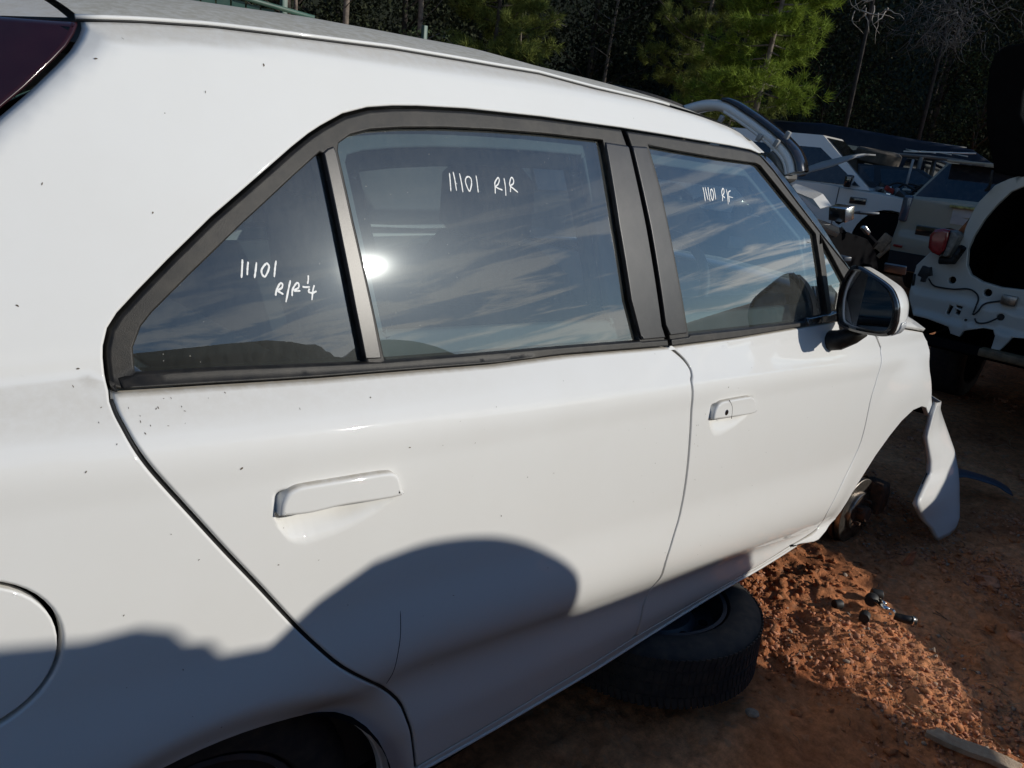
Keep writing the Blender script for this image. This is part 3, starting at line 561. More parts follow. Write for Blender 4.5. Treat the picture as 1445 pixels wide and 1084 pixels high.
def loft_y(name, rows, mat, par=None, thick=0):
    # rows: list of polylines across the car
    V = []; F = []; m = len(rows[0])
    for r in rows: V += list(r)
    for i in range(len(rows) - 1):
        for j in range(m - 1): F.append((i * m + j, i * m + j + 1, (i + 1) * m + j + 1, (i + 1) * m + j))
    o = mesh_obj(name, V, F, mat, None, True)
    if thick: md = o.modifiers.new('thickness', 'SOLIDIFY'); md.thickness = thick
    return P_(o)
def xrow(x, ye, z, bow=0., crown=0., n=17): return [(x + bow * (1 - (2 * t - 1) ** 2), ye + (1.728 - 2 * ye) * t, z + crown * (1 - abs(2 * t - 1) ** 2.5)) for t in np.linspace(0, 1, n)]
loft_y('tailgate_glass', [xrow(-.38, .26, 1.40, -.06, .05), xrow(-.47, .17, 1.15, -.09, .01), xrow(-.52, .13, 1.0, -.1)], GLASS2)
loft_y('tailgate', [xrow(-.52, .13, 1.0, -.1), xrow(-.56, .12, .8, -.1), xrow(-.55, .12, .6, -.1)], WHITE, thick=.02)
loft_y('rear_bumper', [xrow(-.50, .10, .62, -.16), xrow(-.53, .09, .5, -.17), xrow(-.50, .09, .3, -.14)], WHITE, thick=.02)
loft_y('windscreen', [xrow(1.56, .20, 1.392, .10, .05), xrow(1.78, .155, 1.247, .12, .03), xrow(1.97, .11, 1.10, .13, .02), xrow(2.13, .08, .985, .14, .02)], GLASS2)
hs = D['hoodseam']; rows = []
for x, z in [(2.12, .905)] + hs[1:]:
    ye = float(S(x, z)[0]) + .002; rows.append([(x + .16 * (1 - (2 * t - 1) ** 2), ye + (1.728 - 2 * ye) * t, z + .003 + .075 * (1 - abs(2 * t - 1) ** 6) * (1 - .3 * abs(2 * t - 1))) for t in np.linspace(0, 1, 41)])
loft_y('bonnet', rows, WHITE, thick=.012)
loft_y('headlamp_panel', [[(x, y, z) for x, y, z in rows[-1]], [(x + .03, y, z - .14) for x, y, z in rows[-1]], [(x + .06, y, z - .3) for x, y, z in rows[-1]]], BINNER)  # coloured black as the shaded cavity of the nose
bm = bmesh.new(); box(bm, (2.93, .864, .42), (.03, 1.3, .42)); P_(bm_obj('nose_shade_sheet', bm, BINNER, None, False))  # added black sheet, gives the dark seen through the front arch
# floor, bulkheads, liners, seats
bm = bmesh.new(); box(bm, (1.0, .864, .23), (2.6, 1.58, .02)); P_(bm_obj('underbody', bm, BINNER, None, False))
bm = bmesh.new(); box(bm, (2.12, .864, .6), (.03, 1.58, .72)); P_(bm_obj('firewall', bm, BINNER, None, False))
bm = bmesh.new(); box(bm, (2.42, .72, .45), (.5, .3, .5)); box(bm, (2.55, .9, .52), (.6, .7, .3)); P_(bm_obj('engine_block', bm, BINNER, None, True, .03))
def liner(cx, cz, r, name):
    V = []; F = []; n = 28
    for i in range(n + 1):
        a = -.35 + (math.pi + .7) * i / n
        for k, yy in enumerate((.03, .06, .36, .38)): V.append((cx + (r + (.012 if k else .002)) * math.cos(a), yy, cz + (r + (.012 if k else .002)) * math.sin(a) * (1 if yy < .37 else .0)))
    for i in range(n):
        for k in range(3): F.append((4 * i + k, 4 * i + k + 1, 4 * i + 5 + k, 4 * i + 4 + k))
    return P_(mesh_obj(name, V, F, BINNER, None, True))
liner(.01, .235, .345, 'rear_arch_liner')
V = []; F = []; fa = D['f_arch']; n = len(fa)
for p in fa:
    for yy in (.012, .05, .42): V.append((p[0] + (p[0] - 2.5) * .02, yy, p[1] + .006))
for i in range(n - 1):
    for k in range(2): F.append((3 * i + k, 3 * i + k + 1, 3 * i + 4 + k, 3 * i + 3 + k))
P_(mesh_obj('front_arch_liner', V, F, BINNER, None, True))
bm = bmesh.new(); box(bm, (2.50, .50, .38), (1.0, .02, .60)); P_(bm_obj('inner_guard_shade', bm, simple('cavity_shade', (.002, .002, .002), 1, spec=0), None, False))  # near-black colour stands for the deep shade inside the front arch
bm = bmesh.new(); box(bm, (-.1, .864, .95), (.9, 1.3, .03)); P_(bm_obj('parcel_shelf', bm, PLAST, None, True, .01)); bm = bmesh.new(); box(bm, (1.78, .864, .88), (.62, 1.4, .16)); P_(bm_obj('dashboard', bm, PLAST, None, True, .05, 3))
def lumpy(name, secs, mat, par=None):
    V = []; F = []; n = 20
    for (c_, a, b, ax) in secs:
        for k in range(n):
            t = 2 * math.pi * k / n; cs, sn = math.cos(t), math.sin(t); e = .62
            cs = math.copysign(abs(cs) ** e, cs); sn = math.copysign(abs(sn) ** e, sn)
            V.append((c_[0] + ax[0] * cs * a, c_[1] + sn * b, c_[2] + ax[1] * cs * a))
    for i in range(len(secs) - 1):
        for k in range(n): F.append((i * n + k, i * n + (k + 1) % n, (i + 1) * n + (k + 1) % n, (i + 1) * n + k))
    F.append(tuple(range(n))); F.append(tuple((len(secs) - 1) * n + k for k in range(n))[::-1])
    return P_(mesh_obj(name, V, F, mat, None, True), par)
def seat(x, y, wd, nm, hz=1.08):
    s = lumpy(nm, [((x + .02, y, .60), .08, wd * .46, (1, 0)), ((x, y, .7), .09, wd * .5, (1, 0)), ((x - .06, y, .9), .085, wd * .5, (1, .1)), ((x - .12, y, hz), .07, wd * .42, (1, .1)), ((x - .135, y, hz + .05), .03, wd * .3, (1, .1))], FABRIC)
    c_ = lumpy('seat_cushion', [((x + .0, y, .52), .1, wd * .46, (0, 1)), ((x + .25, y, .54), .1, wd * .5, (0, 1)), ((x + .48, y, .55), .07, wd * .46, (0, 1))], FABRIC)
    hx = x - .15; hz += .13
    for sy in (-.07, .07): P_(MB().tube([(hx, y + sy, hz - .1), (hx, y + sy, hz)], .006).build('headrest_post', STEEL))
    lumpy('headrest', [((hx, y, hz - .075), .03, .10, (1, 0)), ((hx, y, hz - .055), .05, .125, (1, 0)), ((hx, y, hz + .05), .05, .125, (1, 0)), ((hx - .005, y, hz + .085), .025, .09, (1, 0))], FABRIC)
seat(1.02, .48, .5, 'front_seat', 1.10); seat(1.02, 1.25, .5, 'front_seat', 1.10)
seat(.16, .50, .62, 'rear_seat', .98); seat(.16, 1.22, .62, 'rear_seat', .98)
bm = bmesh.new(); N_, M_ = 36, 8
ctr = Vector((1.52, .48, .98)); ax = Vector((-.9, 0, .42)).normalized(); uu = Vector((0, 1, 0)); vv_ = ax.cross(uu)
pts = [ctr + uu * math.cos(2 * math.pi * k / 36) * .185 + vv_ * math.sin(2 * math.pi * k / 36) * .185 for k in range(37)]
mb = MB().tube(pts, .014, 8, up=ax); mb.tube([ctr - uu * .18, ctr - ax * .02, ctr + uu * .18], .016); mb.tube([ctr, ctr - vv_ * .18], .016); mb.tube([ctr - ax * .02, ctr - ax * .3], .04); P_(mb.build('steering_wheel', PLAST))
bm.free()
# inner door cards keep the flanks from being hollow
for yy in (.11, 1.62):
    bm = bmesh.new(); box(bm, (.95, yy, .63), (2.0, .02, .66)); P_(bm_obj('door_card', bm, PLAST, None, False))
for yy in (.30, 1.43):
    bm = bmesh.new(); box(bm, (1.07, yy - (.06 if yy < 1 else -.06), 1.15), (.09, .03, .5), Matrix.Rotation(-.33 if yy < 1 else .33, 4, 'X')); P_(bm_obj('pillar_lining', bm, PLAST, None, True, .01))

# mirror
GM = simple('mirror_face', (.22, .23, .23), .02, metal=1, var=.02)
MX = 1.78
def yz_poly(name, pts, x0, x1, mat, par, grow=0., bev=.008, mid=None):
    c_ = np.mean(pts, axis=0); bm = bmesh.new(); P = [(a, b) for a, b in smooth_line(list(pts) + [pts[0]], 3)[:-1]]
    prof = mid or [(x0, 1.0), (x1, 1.0)]; rings = []
    for x, s in prof: rings.append([bm.verts.new((x, c_[0] + (a - c_[0]) * s, c_[1] + (b - c_[1]) * s)) for a, b in P])
    n = len(P)
    for r0, r1 in zip(rings, rings[1:]):
        for k in range(n): bm.faces.new((r0[k], r0[(k + 1) % n], r1[(k + 1) % n], r1[k]))
    bm.faces.new(rings[0]); bm.faces.new(rings[-1][::-1])
    return P_(bm_obj(name, bm, mat, None, True, 0), par)
sc_ = lambda a: [(-.7995 + (y + .7995) * .9548, 1.382 + (z - 1.382) * .9548) for y, z in a]
HO = sc_([(0.056, 1.114), (0.035, 1.12), (-0.003, 1.109), (-0.058, 1.088), (-0.083, 1.067), (-0.099, 1.038), (-0.104, 1.01), (-0.105, 0.998), (-0.1, 0.97), (-0.076, 0.956), (-0.013, 0.948), (0.04, 0.95), (0.06, 0.964), (0.073, 1.022), (0.069, 1.079)])
GLp = sc_([(0.04, 1.11), (0.002, 1.101), (-0.057, 1.077), (-0.07, 1.057), (-0.084, 1.006), (-0.074, 0.963), (-0.012, 0.952), (0.046, 0.96), (0.058, 0.972), (0.068, 1.023), (0.062, 1.08)])
INN = [(a * .93 + .0, 1.03 + (b - 1.03) * .97) for a, b in HO]
mir = yz_poly('door_mirror', HO, 0, 0, WHITE, None, mid=[(MX + .004, .90), (MX + .0, .985), (MX + .012, 1.0), (MX + .05, .98), (MX + .085, .86), (MX + .105, .6), (MX + .11, .3)])
def sub(o): o.parent = mir; o.matrix_parent_inverse = Matrix(); return o
c0 = np.mean(HO, axis=0)
sub(yz_poly('mirror_bezel', [(c0[0] + (a - c0[0]) * .95 + .004, c0[1] + (b - c0[1]) * .955) for a, b in HO], 0, 0, GLOSSBLK, None, mid=[(MX + .03, .98), (MX - .004, 1.10), (MX - .015, 1.08), (MX - .019, .99), (MX + .004, .95)]))
CARM = [o_ for o_ in bpy.data.objects if o_.parent == mir]
g = sub(yz_poly('mirror_glass', [(c0[0] + (a - c0[0]) * .87 + .006, c0[1] + (b - c0[1]) * .87) for a, b in HO], 0, 0, GM, None, mid=[(MX + .014, .98), (MX - .004, 1.0)]))
for v in g.data.vertices: v.co.x += (v.co.y - c0[0]) * math.tan(math.radians(24))
IN_ = sc_([(-0.1075, 0.997), (-0.1085, 0.982), (-0.099, 0.963), (-0.079, 0.9535), (-0.086, 0.975), (-.092, .995)])
CLR = simple('clear_lens', (.6, .62, .64), .12, coat=1, bump=.4, bscale=300)
sub(yz_poly('indicator_lens', IN_, 0, 0, CLR, None, mid=[(MX - .002, .96), (MX + .0, 1.0), (MX + .03, 1.0)]))
ST = [(1.80, .062, .975), (1.80, .03, .955), (1.81, .0, .93), (1.812, -.01, .945)]
bm = bmesh.new()
pr = [((1.79, .075, .925), .018), ((1.80, .055, .915), .03), ((1.81, .02, .925), .028), ((1.82, -.01, .945), .024), ((1.83, -.03, .965), .02)]
bm.free(); sub(P_(MB().tube([a for a, b in pr], [b for a, b in pr], 12, 1.2, up=(1, 0, 0)).build('mirror_stalk', TRIM)))
# black sail panel behind the mirror at the belt
P_(spanel('mirror_base', [(1.66, .972), (1.66, .991), (1.80, .992), (1.93, 1.0), (2.0, .985), (2.06, .95), (1.96, .905), (1.88, .915), (1.86, .965)], GLOSSBLK, None, step=.02, gap=.0005, roll=.004, off=-.006, thick=.006))

for o_, tn in ((mir, .2),) + tuple((c_, .2) for c_ in CARM): 
    for v in o_.data.vertices: v.co.x += (v.co.y - c0[0]) * tn
# hub, disc and caliper on the bare front axle
hub = P_(empty('wheel_hub')); hub.location = (2.62, .115, .125); hub.matrix_parent_inverse = Matrix.Translation((-1.2, -.86, 0)); hub.rotation_euler = (0, 0, math.radians(-4))
bm = bmesh.new(); lathe(bm, [(.03, -.012), (.075, -.012), (.078, -.008), (.078, .0), (.128, .0), (.13, .002), (.13, .02), (.05, .02)], 48, 'Y'); bm_obj('brake_disc', bm, STEEL, hub)
bm = bmesh.new(); lathe(bm, [(.001, -.045), (.026, -.045), (.03, -.04), (.032, -.013), (.065, -.013)], 32, 'Y')
for k in range(5):
    a = k * 2 * math.pi / 5; c_ = (.05 * math.cos(a), -.013, .05 * math.sin(a)); lathe(bm, [(.0001, -.026), (.006, -.026), (.006, .0)], 10, 'Y', c_)
bm_obj('hub_flange', bm, RUST, hub)
bm = bmesh.new(); box(bm, (.10, -.01, .045), (.06, .085, .13)); box(bm, (.115, -.03, .045), (.04, .05, .08)); bm_obj('brake_caliper', bm, RUST, hub, True, .012, 3)
bm = bmesh.new(); lathe(bm, [(.05, .03), (.135, .03), (.142, .022), (.142, .035)], 40, 'Y'); bm_obj('dust_shield', bm, RUST, hub)
bm = bmesh.new(); box(bm, (.0, .25, .0), (.06, .4, .06)); box(bm, (.02, .1, .25), (.07, .07, .5)); bm_obj('suspension_strut', bm, RUST, hub, True, .015)

# loose bumper corner hanging off the front
A = [(2.80, -.01, .575), (2.765, -.015, .53), (2.745, -.02, .45), (2.775, -.03, .398), (2.811, -.04, .34), (2.807, -.05, .295), (2.742, -.06, .269), (2.657, -.07, .217), (2.776, -.08, .121), (2.849, -.1, .071), (2.906, -.12, .010)]
Bz = [(.081, .51), (.068, .485), (.03, .43), (-.005, .375), (-.037, .325), (-.055, .285), (-.071, .25), (-.090, .195), (-.115, .10), (-.123, .06), (-.118, .03)]
def lin(P, k): return [Vector(P[i]).lerp(Vector(P[i + 1]), j / k) for i in range(len(P) - 1) for j in range(k)] + [Vector(P[-1])]
A = lin(A, 3); Bz = [(p.x, p.y) for p in lin([(a, b, 0) for a, b in Bz], 3)]; rows = []
for p, (by, bz) in zip(A, Bz):
    b = Vector((3.12, by, bz)); mid = (p + b) / 2 + Vector((0, -.018 - .01 * 0, 0)); q = Vector((3.28, by + .13, bz - .01)); r_ = Vector((3.36, by + .36, bz - .02)); t_ = Vector((3.42, by + .8, bz - .02))
    row = catmull([p, mid, b, q], 6); rows.append([p + Vector((.004, .016, 0))] + row)
n = len(rows[0]); V = [v for r in rows for v in r]; F = []
for i in range(len(rows) - 1):
    for j in range(n - 1): F.append((i * n + j, i * n + j + 1, (i + 1) * n + j + 1, (i + 1) * n + j))
o = mesh_obj('front_bumper', V, F, WHITE, None, True); md = o.modifiers.new('thickness', 'SOLIDIFY'); md.thickness = .004; md.offset = 1
P_(o); o['label'] = 'loose white bumper corner hanging down to the dirt'
P_(MB().tube([p + Vector((.012, .012, 0)) for p in A[3:20]], .005, 8).build('bumper_bracket', TRIM))

# rear wheel
def wheel_parts(par, c=(0, 0, 0), axis='Y', R=.295, W=.19, rim_mat=None, sgn=1, treads=0, seg=40):
    h = W / 2; bm = bmesh.new(); rr = R * .69
    lathe(bm, [(rr, -h * .78), (rr * 1.03, -h * .92), (R * .8, -h * 1.02), (R * .93, -h * .93), (R * .985, -h * .78), (R, -h * .6), (R, h * .6), (R * .985, h * .78), (R * .93, h * .93), (R * .8, h * 1.02), (rr * 1.03, h * .92), (rr, h * .78), (rr * .96, 0), (rr, -h * .78)], seg, axis, c)
    t = bm_obj('tyre', bm, TYRE, par)
    bm = bmesh.new(); lathe(bm, [(rr * .99, sgn * h * .86), (rr * .94, sgn * h * .86), (rr * .9, sgn * h * .55), (rr * .86, sgn * h * .2), (rr * .62, sgn * h * .15), (rr * .55, sgn * h * .34), (rr * .28, sgn * h * .38), (rr * .24, sgn * h * .16), (.001, sgn * h * .16)], seg, axis, c)
    r = bm_obj('rim', bm, rim_mat or RIM, par)
    return t, r
rw = P_(empty('rear_wheel')); rw.location = (.01, .17, .29); rw.matrix_parent_inverse = Matrix.Translation((-1.2, -.86, 0)); wheel_parts(rw, sgn=-1)
# ------------------------------------------------------------------ ground
def gax(a, b, st, lo, hi, gr=1.16):
    m = list(np.arange(a, b, st)); s = st; x = a
    left = []
    while x > lo: s *= gr; x -= s; left.append(x)
    s = st; x = m[-1]; r = []
    while x < hi: s *= gr; x += s; r.append(x)
    return np.array(left[::-1] + m + r)
def gheight(X, Y):
    d = np.hypot(X - 2, Y); near_ = 1 / (1 + (d / 9) ** 2)
    h = .035 * fbm(X * .9, Y * .9, 3, 5) + near_ * (.040 * fbm(X * 3.1, Y * 3.1, 3, 11) + .017 * fbm(X * 13, Y * 13, 4, 21, .65))
    rough = sst(-.25, .25, fbm(X * 2.2, Y * 2.2, 2, 33)); c_ = fbm(X * 38, Y * 38, 3, 41, .6); h = h + near_ * (.004 + .006 * rough) * np.abs(c_) * 2.0
    # churned clods by the sill
    m = np.exp(-(((X - 1.95) / .35) ** 2 + ((Y - .12) / .22) ** 2)); h = h + m * (.0 + .020 * fbm(X * 27, Y * 27, 4, 71, .7))
    far = sst(16, 60, np.hypot(X, Y)); h = h + far * 1.5 * fbm(X * .04, Y * .04, 2, 91)
    return h - .012
gx = gax(1.0, 3.9, .0105, -70, 110, 1.10); gy = gax(-.95, 1.0, .0105, -75, 90, 1.10)
GX, GY = np.meshgrid(gx, gy, indexing='ij'); GZ = gheight(GX, GY)
nx_, ny_ = GX.shape; idx = np.arange(nx_ * ny_).reshape(nx_, ny_)
F = np.stack([idx[:-1, :-1].ravel(), idx[1:, :-1].ravel(), idx[1:, 1:].ravel(), idx[:-1, 1:].ravel()], 1)
def big_mesh(name, V, F, mat, parent=None, smooth=False):
    me = bpy.data.meshes.new(name); k = F.shape[1]; V = np.asarray(V, np.float32)
    me.vertices.add(len(V)); me.vertices.foreach_set('co', V.ravel()); me.loops.add(F.size); me.loops.foreach_set('vertex_index', F.ravel().astype(np.int32))
    me.polygons.add(len(F)); me.polygons.foreach_set('loop_start', np.arange(0, F.size, k, dtype=np.int32))
    try: me.polygons.foreach_set('loop_total', np.full(len(F), k, dtype=np.int32))
    except Exception: pass
    if smooth: me.polygons.foreach_set('use_smooth', np.ones(len(F), bool))
    me.materials.append(mat); me.update(calc_edges=True); me.validate()
    o = bpy.data.objects.new(name, me); COL.objects.link(o)
    if parent: o.parent = parent
    return o
def dirt_mat():
    m, n, b, L = newmat('red_dirt'); b.inputs['Roughness'].default_value = .95; b.inputs['Specular IOR Level'].default_value = .15
    tcn = node(n, 'ShaderNodeTexCoord')
    t1 = node(n, 'ShaderNodeTexNoise', Scale=1.4, Detail=10, Roughness=.65); t2 = node(n, 'ShaderNodeTexNoise', Scale=34, Detail=8, Roughness=.7); t3 = node(n, 'ShaderNodeTexVoronoi', Scale=55)
    for t in (t1, t2, t3): L(tcn.outputs['Object'], t.inputs['Vector'])
    c1 = node(n, 'ShaderNodeValToRGB'); e = c1.color_ramp.elements; e[0].position = .3; e[0].color = (.25, .080, .032, 1); e[1].position = .72; e[1].color = (.74, .34, .165, 1)
    mid = e.new(.52); mid.color = (.52, .205, .088, 1); L(t1.outputs['Fac'], c1.inputs[0])
    c2 = node(n, 'ShaderNodeMapRange'); c2.inputs['From Min'].default_value = .3; c2.inputs['From Max'].default_value = .7; c2.inputs['To Min'].default_value = .55; c2.inputs['To Max'].default_value = 1.45; L(t2.outputs['Fac'], c2.inputs['Value'])
    mm = node(n, 'ShaderNodeMixRGB', blend_type='MULTIPLY', Fac=1); L(c1.outputs[0], mm.inputs[1]); L(c2.outputs[0], mm.inputs[2])
    s = node(n, 'ShaderNodeSeparateColor'); L(t3.outputs['Color'], s.inputs[0]); r = node(n, 'ShaderNodeMapRange'); r.inputs['From Min'].default_value = .9; r.inputs['From Max'].default_value = .95; r.inputs['To Max'].default_value = .35; L(s.outputs[0], r.inputs['Value'])
    m2 = node(n, 'ShaderNodeMixRGB'); m2.inputs['Color2'].default_value = (.38, .24, .15, 1); L(mm.outputs[0], m2.inputs['Color1']); L(r.outputs[0], m2.inputs['Fac']); L(m2.outputs[0], b.inputs['Base Color'])
    bp = node(n, 'ShaderNodeBump', Strength=.5, Distance=.015); ad = node(n, 'ShaderNodeMath', operation='ADD'); t4 = node(n, 'ShaderNodeTexNoise', Scale=120, Detail=6, Roughness=.7); L(tcn.outputs['Object'], t4.inputs['Vector'])
    L(t4.outputs['Fac'], ad.inputs[0]); L(t2.outputs['Fac'], ad.inputs[1]); L(ad.outputs[0], bp.inputs['Height']); L(bp.outputs[0], b.inputs['Normal']); return m
DIRT = dirt_mat()
g = big_mesh('ground', np.c_[GX.ravel(), GY.ravel(), GZ.ravel()], F, DIRT, None, False); tag(g, 'bare red-brown dirt of the yard', kind='structure')
def gz(x, y): return float(gheight(np.array([x]), np.array([y]))[0])
# rocks and gravel
STONE = simple('red_stone', (.46, .20, .105), .9, var=.5, scale=30, bump=.4, bscale=150); STONE2 = simple('pale_stone', (.36, .27, .20), .9, var=.35, scale=30, bump=.4, bscale=150)
ico = bmesh.new(); bmesh.ops.create_icosphere(ico, subdivisions=1, radius=1); IV = np.array([v.co[:] for v in ico.verts]); IF = np.array([[v.index for v in f.verts] for f in ico.faces]); ico.free()
def pebbles(name, n, region, smin, smax, mat, seed, label):
    r = np.random.default_rng(seed); V = []; F = []; k = 0
    X = r.uniform(region[0], region[1], n * 3); Y = r.uniform(region[2], region[3], n * 3)
    dens = fbm(X * 2.2, Y * 2.2, 2, 33) + .25 * r.random(n * 3); o_ = np.argsort(-dens)[:n]; X, Y = X[o_], Y[o_]; Z = gheight(X, Y)
    Sz = smin * (smax / smin) ** (r.random(n) ** 3.6)
    for i in range(n):
        s = Sz[i] * np.array([r.uniform(.7, 1.4), r.uniform(.6, 1.1), r.uniform(.35, .8)]); P = IV * s * (1 + r.uniform(-.5, .35, (len(IV), 1)))
        a = r.uniform(0, 6.28); b = r.uniform(-.5, .5); ca, sa = math.cos(a), math.sin(a); R1 = np.array([[ca, -sa, 0], [sa, ca, 0], [0, 0, 1]]); R2 = np.array([[1, 0, 0], [0, math.cos(b), -math.sin(b)], [0, math.sin(b), math.cos(b)]])
        V.append(P @ R2.T @ R1.T + [X[i], Y[i], Z[i] + s[2] * .35]); F.append(IF + k); k += len(IV)
    o = big_mesh(name, np.vstack(V), np.vstack(F), mat); return tag(o, label, kind='stuff')
pebbles('gravel', 22000, (1.05, 3.6, -.95, .8), .0014, .012, STONE, 3, 'reddish gravel and crumbs of earth scattered on the dirt')
pebbles('pale_gravel', 2600, (1.05, 3.8, -.95, .9), .0018, .010, STONE2, 4, 'paler stone chips scattered on the dirt')
pebbles('far_gravel', 2500, (3.4, 8, -1.2, 2.5), .006, .03, STONE, 5, 'loose stones on the shaded dirt further off')
r = np.random.default_rng(31); V = []; F = []; k = 0
for i in range(1300):
    x, y = 1.92 + r.normal() * .24, .08 + r.normal() * .15
    if i > 420: x, y = r.uniform(1.5, 3.2), r.uniform(-.7, .3)
    s = (.003 + .013 * r.random() ** 4) * np.array([r.uniform(.8, 1.5), r.uniform(.6, 1), r.uniform(.4, .8)]); P = IV * s * (1 + r.uniform(-.45, .35, (len(IV), 1))); a = r.uniform(0, 6.28); ca, sa = math.cos(a), math.sin(a)
    V.append(P @ np.array([[ca, -sa, 0], [sa, ca, 0], [0, 0, 1]]).T + [x, y, gz(x, y) + s[2] * .3]); F.append(IF + k); k += len(IV)
tag(big_mesh('dirt_clods', np.vstack(V), np.vstack(F), DIRT), 'broken clods of red dirt heaped below the front door', kind='stuff')
r = np.random.default_rng(41); mb = MB()
for i in range(170):
    x, y = r.uniform(1.3, 3.6), r.uniform(-.9, .6); a = r.uniform(0, 6.28); l = r.uniform(.012, .05); z = gz(x, y) + .004; b_ = r.uniform(-.3, .3)
    mb.tube([(x, y, z), (x + l * .5 * math.cos(a), y + l * .5 * math.sin(a), z + .003), (x + l * math.cos(a + b_), y + l * math.sin(a + b_), z + .001)], r.uniform(.0006, .0016), 4)
tag(mb.build('twig_litter', simple('litter', (.13, .085, .055), .9, var=.6, scale=3)), 'tiny sticks and bark crumbs scattered on the dirt', kind='stuff')
# dry grass wisps at the lower right
r = np.random.default_rng(12); mb = MB()
for i in range(150):
    cx, cy = (r.uniform(1.75, 2.3), r.uniform(-.75, -.35)) if i < 60 else (r.uniform(3.5, 6), r.uniform(-.3, 1.0)); a = r.uniform(0, 6.28); l = r.uniform(.02, .07) * (1 if i < 60 else 1.6); z = gz(cx, cy)
    mb.tube([(cx, cy, z + .002), (cx + l * .5 * math.cos(a), cy + l * .5 * math.sin(a), z + l * .25), (cx + l * math.cos(a + .3), cy + l * math.sin(a + .3), z + .005)], .0009, 3)
STRAW = simple('dry_straw', (.36, .25, .13), .8); tag(mb.build('dry_grass', STRAW), 'thin dry grass stalks lying on the dirt', kind='stuff')

# things lying on the ground
def spare():
    t = empty('spare_wheel', (1.35, .185, gz(1.33, .16) + .012), 0, 'black steel wheel lying flat under the sill of the white hatchback', 'wheel')
    ty, rm = wheel_parts(t, (0, 0, .095), 'Z', .30, .175, RIM, 1, seg=72)
    # tread blocks
    bm = bmesh.new()
    for k in range(110):
        a = 2 * math.pi * k / 110
        for zz, sl in ((-.062, .25), (-.022, .1), (.022, -.1), (.062, -.25)):
            box(bm, (.3005 * math.cos(a), .3005 * math.sin(a), .095 + zz * .85), (.0035, .0125, .031), Matrix.Rotation(a, 4, 'Z') @ Matrix.Rotation(sl, 4, 'X'))
    tr = bm_obj('tread_blocks', bm, TYRE, t, False); tr['kind'] = 'stuff'
    for k in range(10):
        bm = bmesh.new(); a = 2 * math.pi * k / 10; lathe(bm, [(.0001, .133), (.013, .133), (.013, .129)], 14, 'Z', (.150 * math.cos(a), .150 * math.sin(a), -.0)); bm_obj('vent_hole', bm, BINNER, t)
    t.rotation_euler = (-.04, .03, 0); return t
spare()
DARK = simple('dark_cast_metal', (.03, .03, .032), .45, metal=.6, var=.3, scale=60); SHINY = simple('bright_metal', (.75, .74, .7), .2, metal=1, var=.2, scale=50)
def cap_thing(x, y, r_, l_, rz, label):
    z = gz(x, y); t = empty('rubber_bush', (x, y, z + .004), rz, label, 'rubber bush', 'loose rubber bushes on the dirt')
    bm = bmesh.new(); lathe(bm, [(r_ * .55, -l_ / 2 + .012), (r_ * .55, -l_ / 2), (r_ * .9, -l_ / 2), (r_, -l_ / 2 + .004), (r_ * .93, 0), (r_, l_ / 2 - .004), (r_ * .9, l_ / 2), (.0005, l_ / 2)], 24, 'X', (0, 0, r_)); bm_obj('sleeve', bm, RUBBER, t)
    bm = bmesh.new(); lathe(bm, [(.0005, -l_ / 2 + .006), (r_ * .3, -l_ / 2 + .006), (r_ * .52, -l_ / 2 + .008)], 16, 'X', (0, 0, r_)); bm_obj('core', bm, DARK, t); return t
cap_thing(2.055, -.075, .016, .027, 2.6, 'small black bush lying alone left of the broken joint'); cap_thing(2.045, -.165, .017, .030, 3.4, 'black open bush below the broken joint'); cap_thing(2.225, -.135, .018, .034, 2.2, 'dull black bush lying behind the broken joint')
t = empty('broken_ball_joint', (2.13, -.18, gz(2.13, -.18) + .008), 0, 'broken suspension joint with bright metal link and black tube on sunlit dirt', 'car part')
bm = bmesh.new(); lathe(bm, [(.001, -.022), (.016, -.022), (.021, -.012), (.022, .004), (.017, .014), (.013, .02), (.001, .022)], 22, 'X', (.02, .035, .024)); bm_obj('boot', bm, RUBBER, t)
MB().tube([(.0 + .005, .015, .03), (-.005, -.01, .028), (-.0, -.03, .022)], [.011, .009, .011], 12).tube([(.01, .01, .04), (0, -.012, .038)], .006, 8).build('link', SHINY, t)
bm = bmesh.new(); lathe(bm, [(.006, -.006), (.013, -.006), (.013, .006), (.006, .006), (.006, -.006)], 18, 'X', (-.005, -.035, .022)); bm_obj('eye', bm, SHINY, t)
MB().tube([(.0, -.045, .014), (.012, -.075, .013), (.032, -.10, .014)], [.012, .0135, .0135], 14).build('black_tube', DARK, t)
MB().tube([(.0245, -.091, .0138), (.027, -.0945, .0138)], .0148, 16).build('ring', SHINY, t)
WOOD = simple('weathered_wood', (.40, .31, .22), .85, var=.35, scale=18, bump=.4, bscale=160, dust=.4, dustcol=(.25, .12, .07))
bm = bmesh.new(); vs = box(bm, (0, 0, .009), (.20, .042, .016)); bmesh.ops.subdivide_edges(bm, edges=bm.edges[:], cuts=3, use_grid_fill=True)
for v in bm.verts: v.co.x += .012 * math.sin(v.co.y * 90); v.co.y += .003 * math.sin(v.co.x * 31); v.co.z += .002 * math.sin(v.co.x * 47)
o = bm_obj('timber_offcut', bm, WOOD, None, True, .002); o.location = (1.735, -.575, gz(1.735, -.575) + .008); o.rotation_euler = (.03, .05, -1.28); tag(o, 'flat weathered timber offcut at the lower right edge of the dirt', 'timber offcut')
bm = bmesh.new(); vs = [bm.verts.new(p) for p in [(-.022, 0, 0), (.02, .004, 0), (.012, 0, .062), (-.004, .002, .05), (-.02, .012, 0), (.018, .014, 0), (.012, .01, .060), (-.004, .012, .048)]]
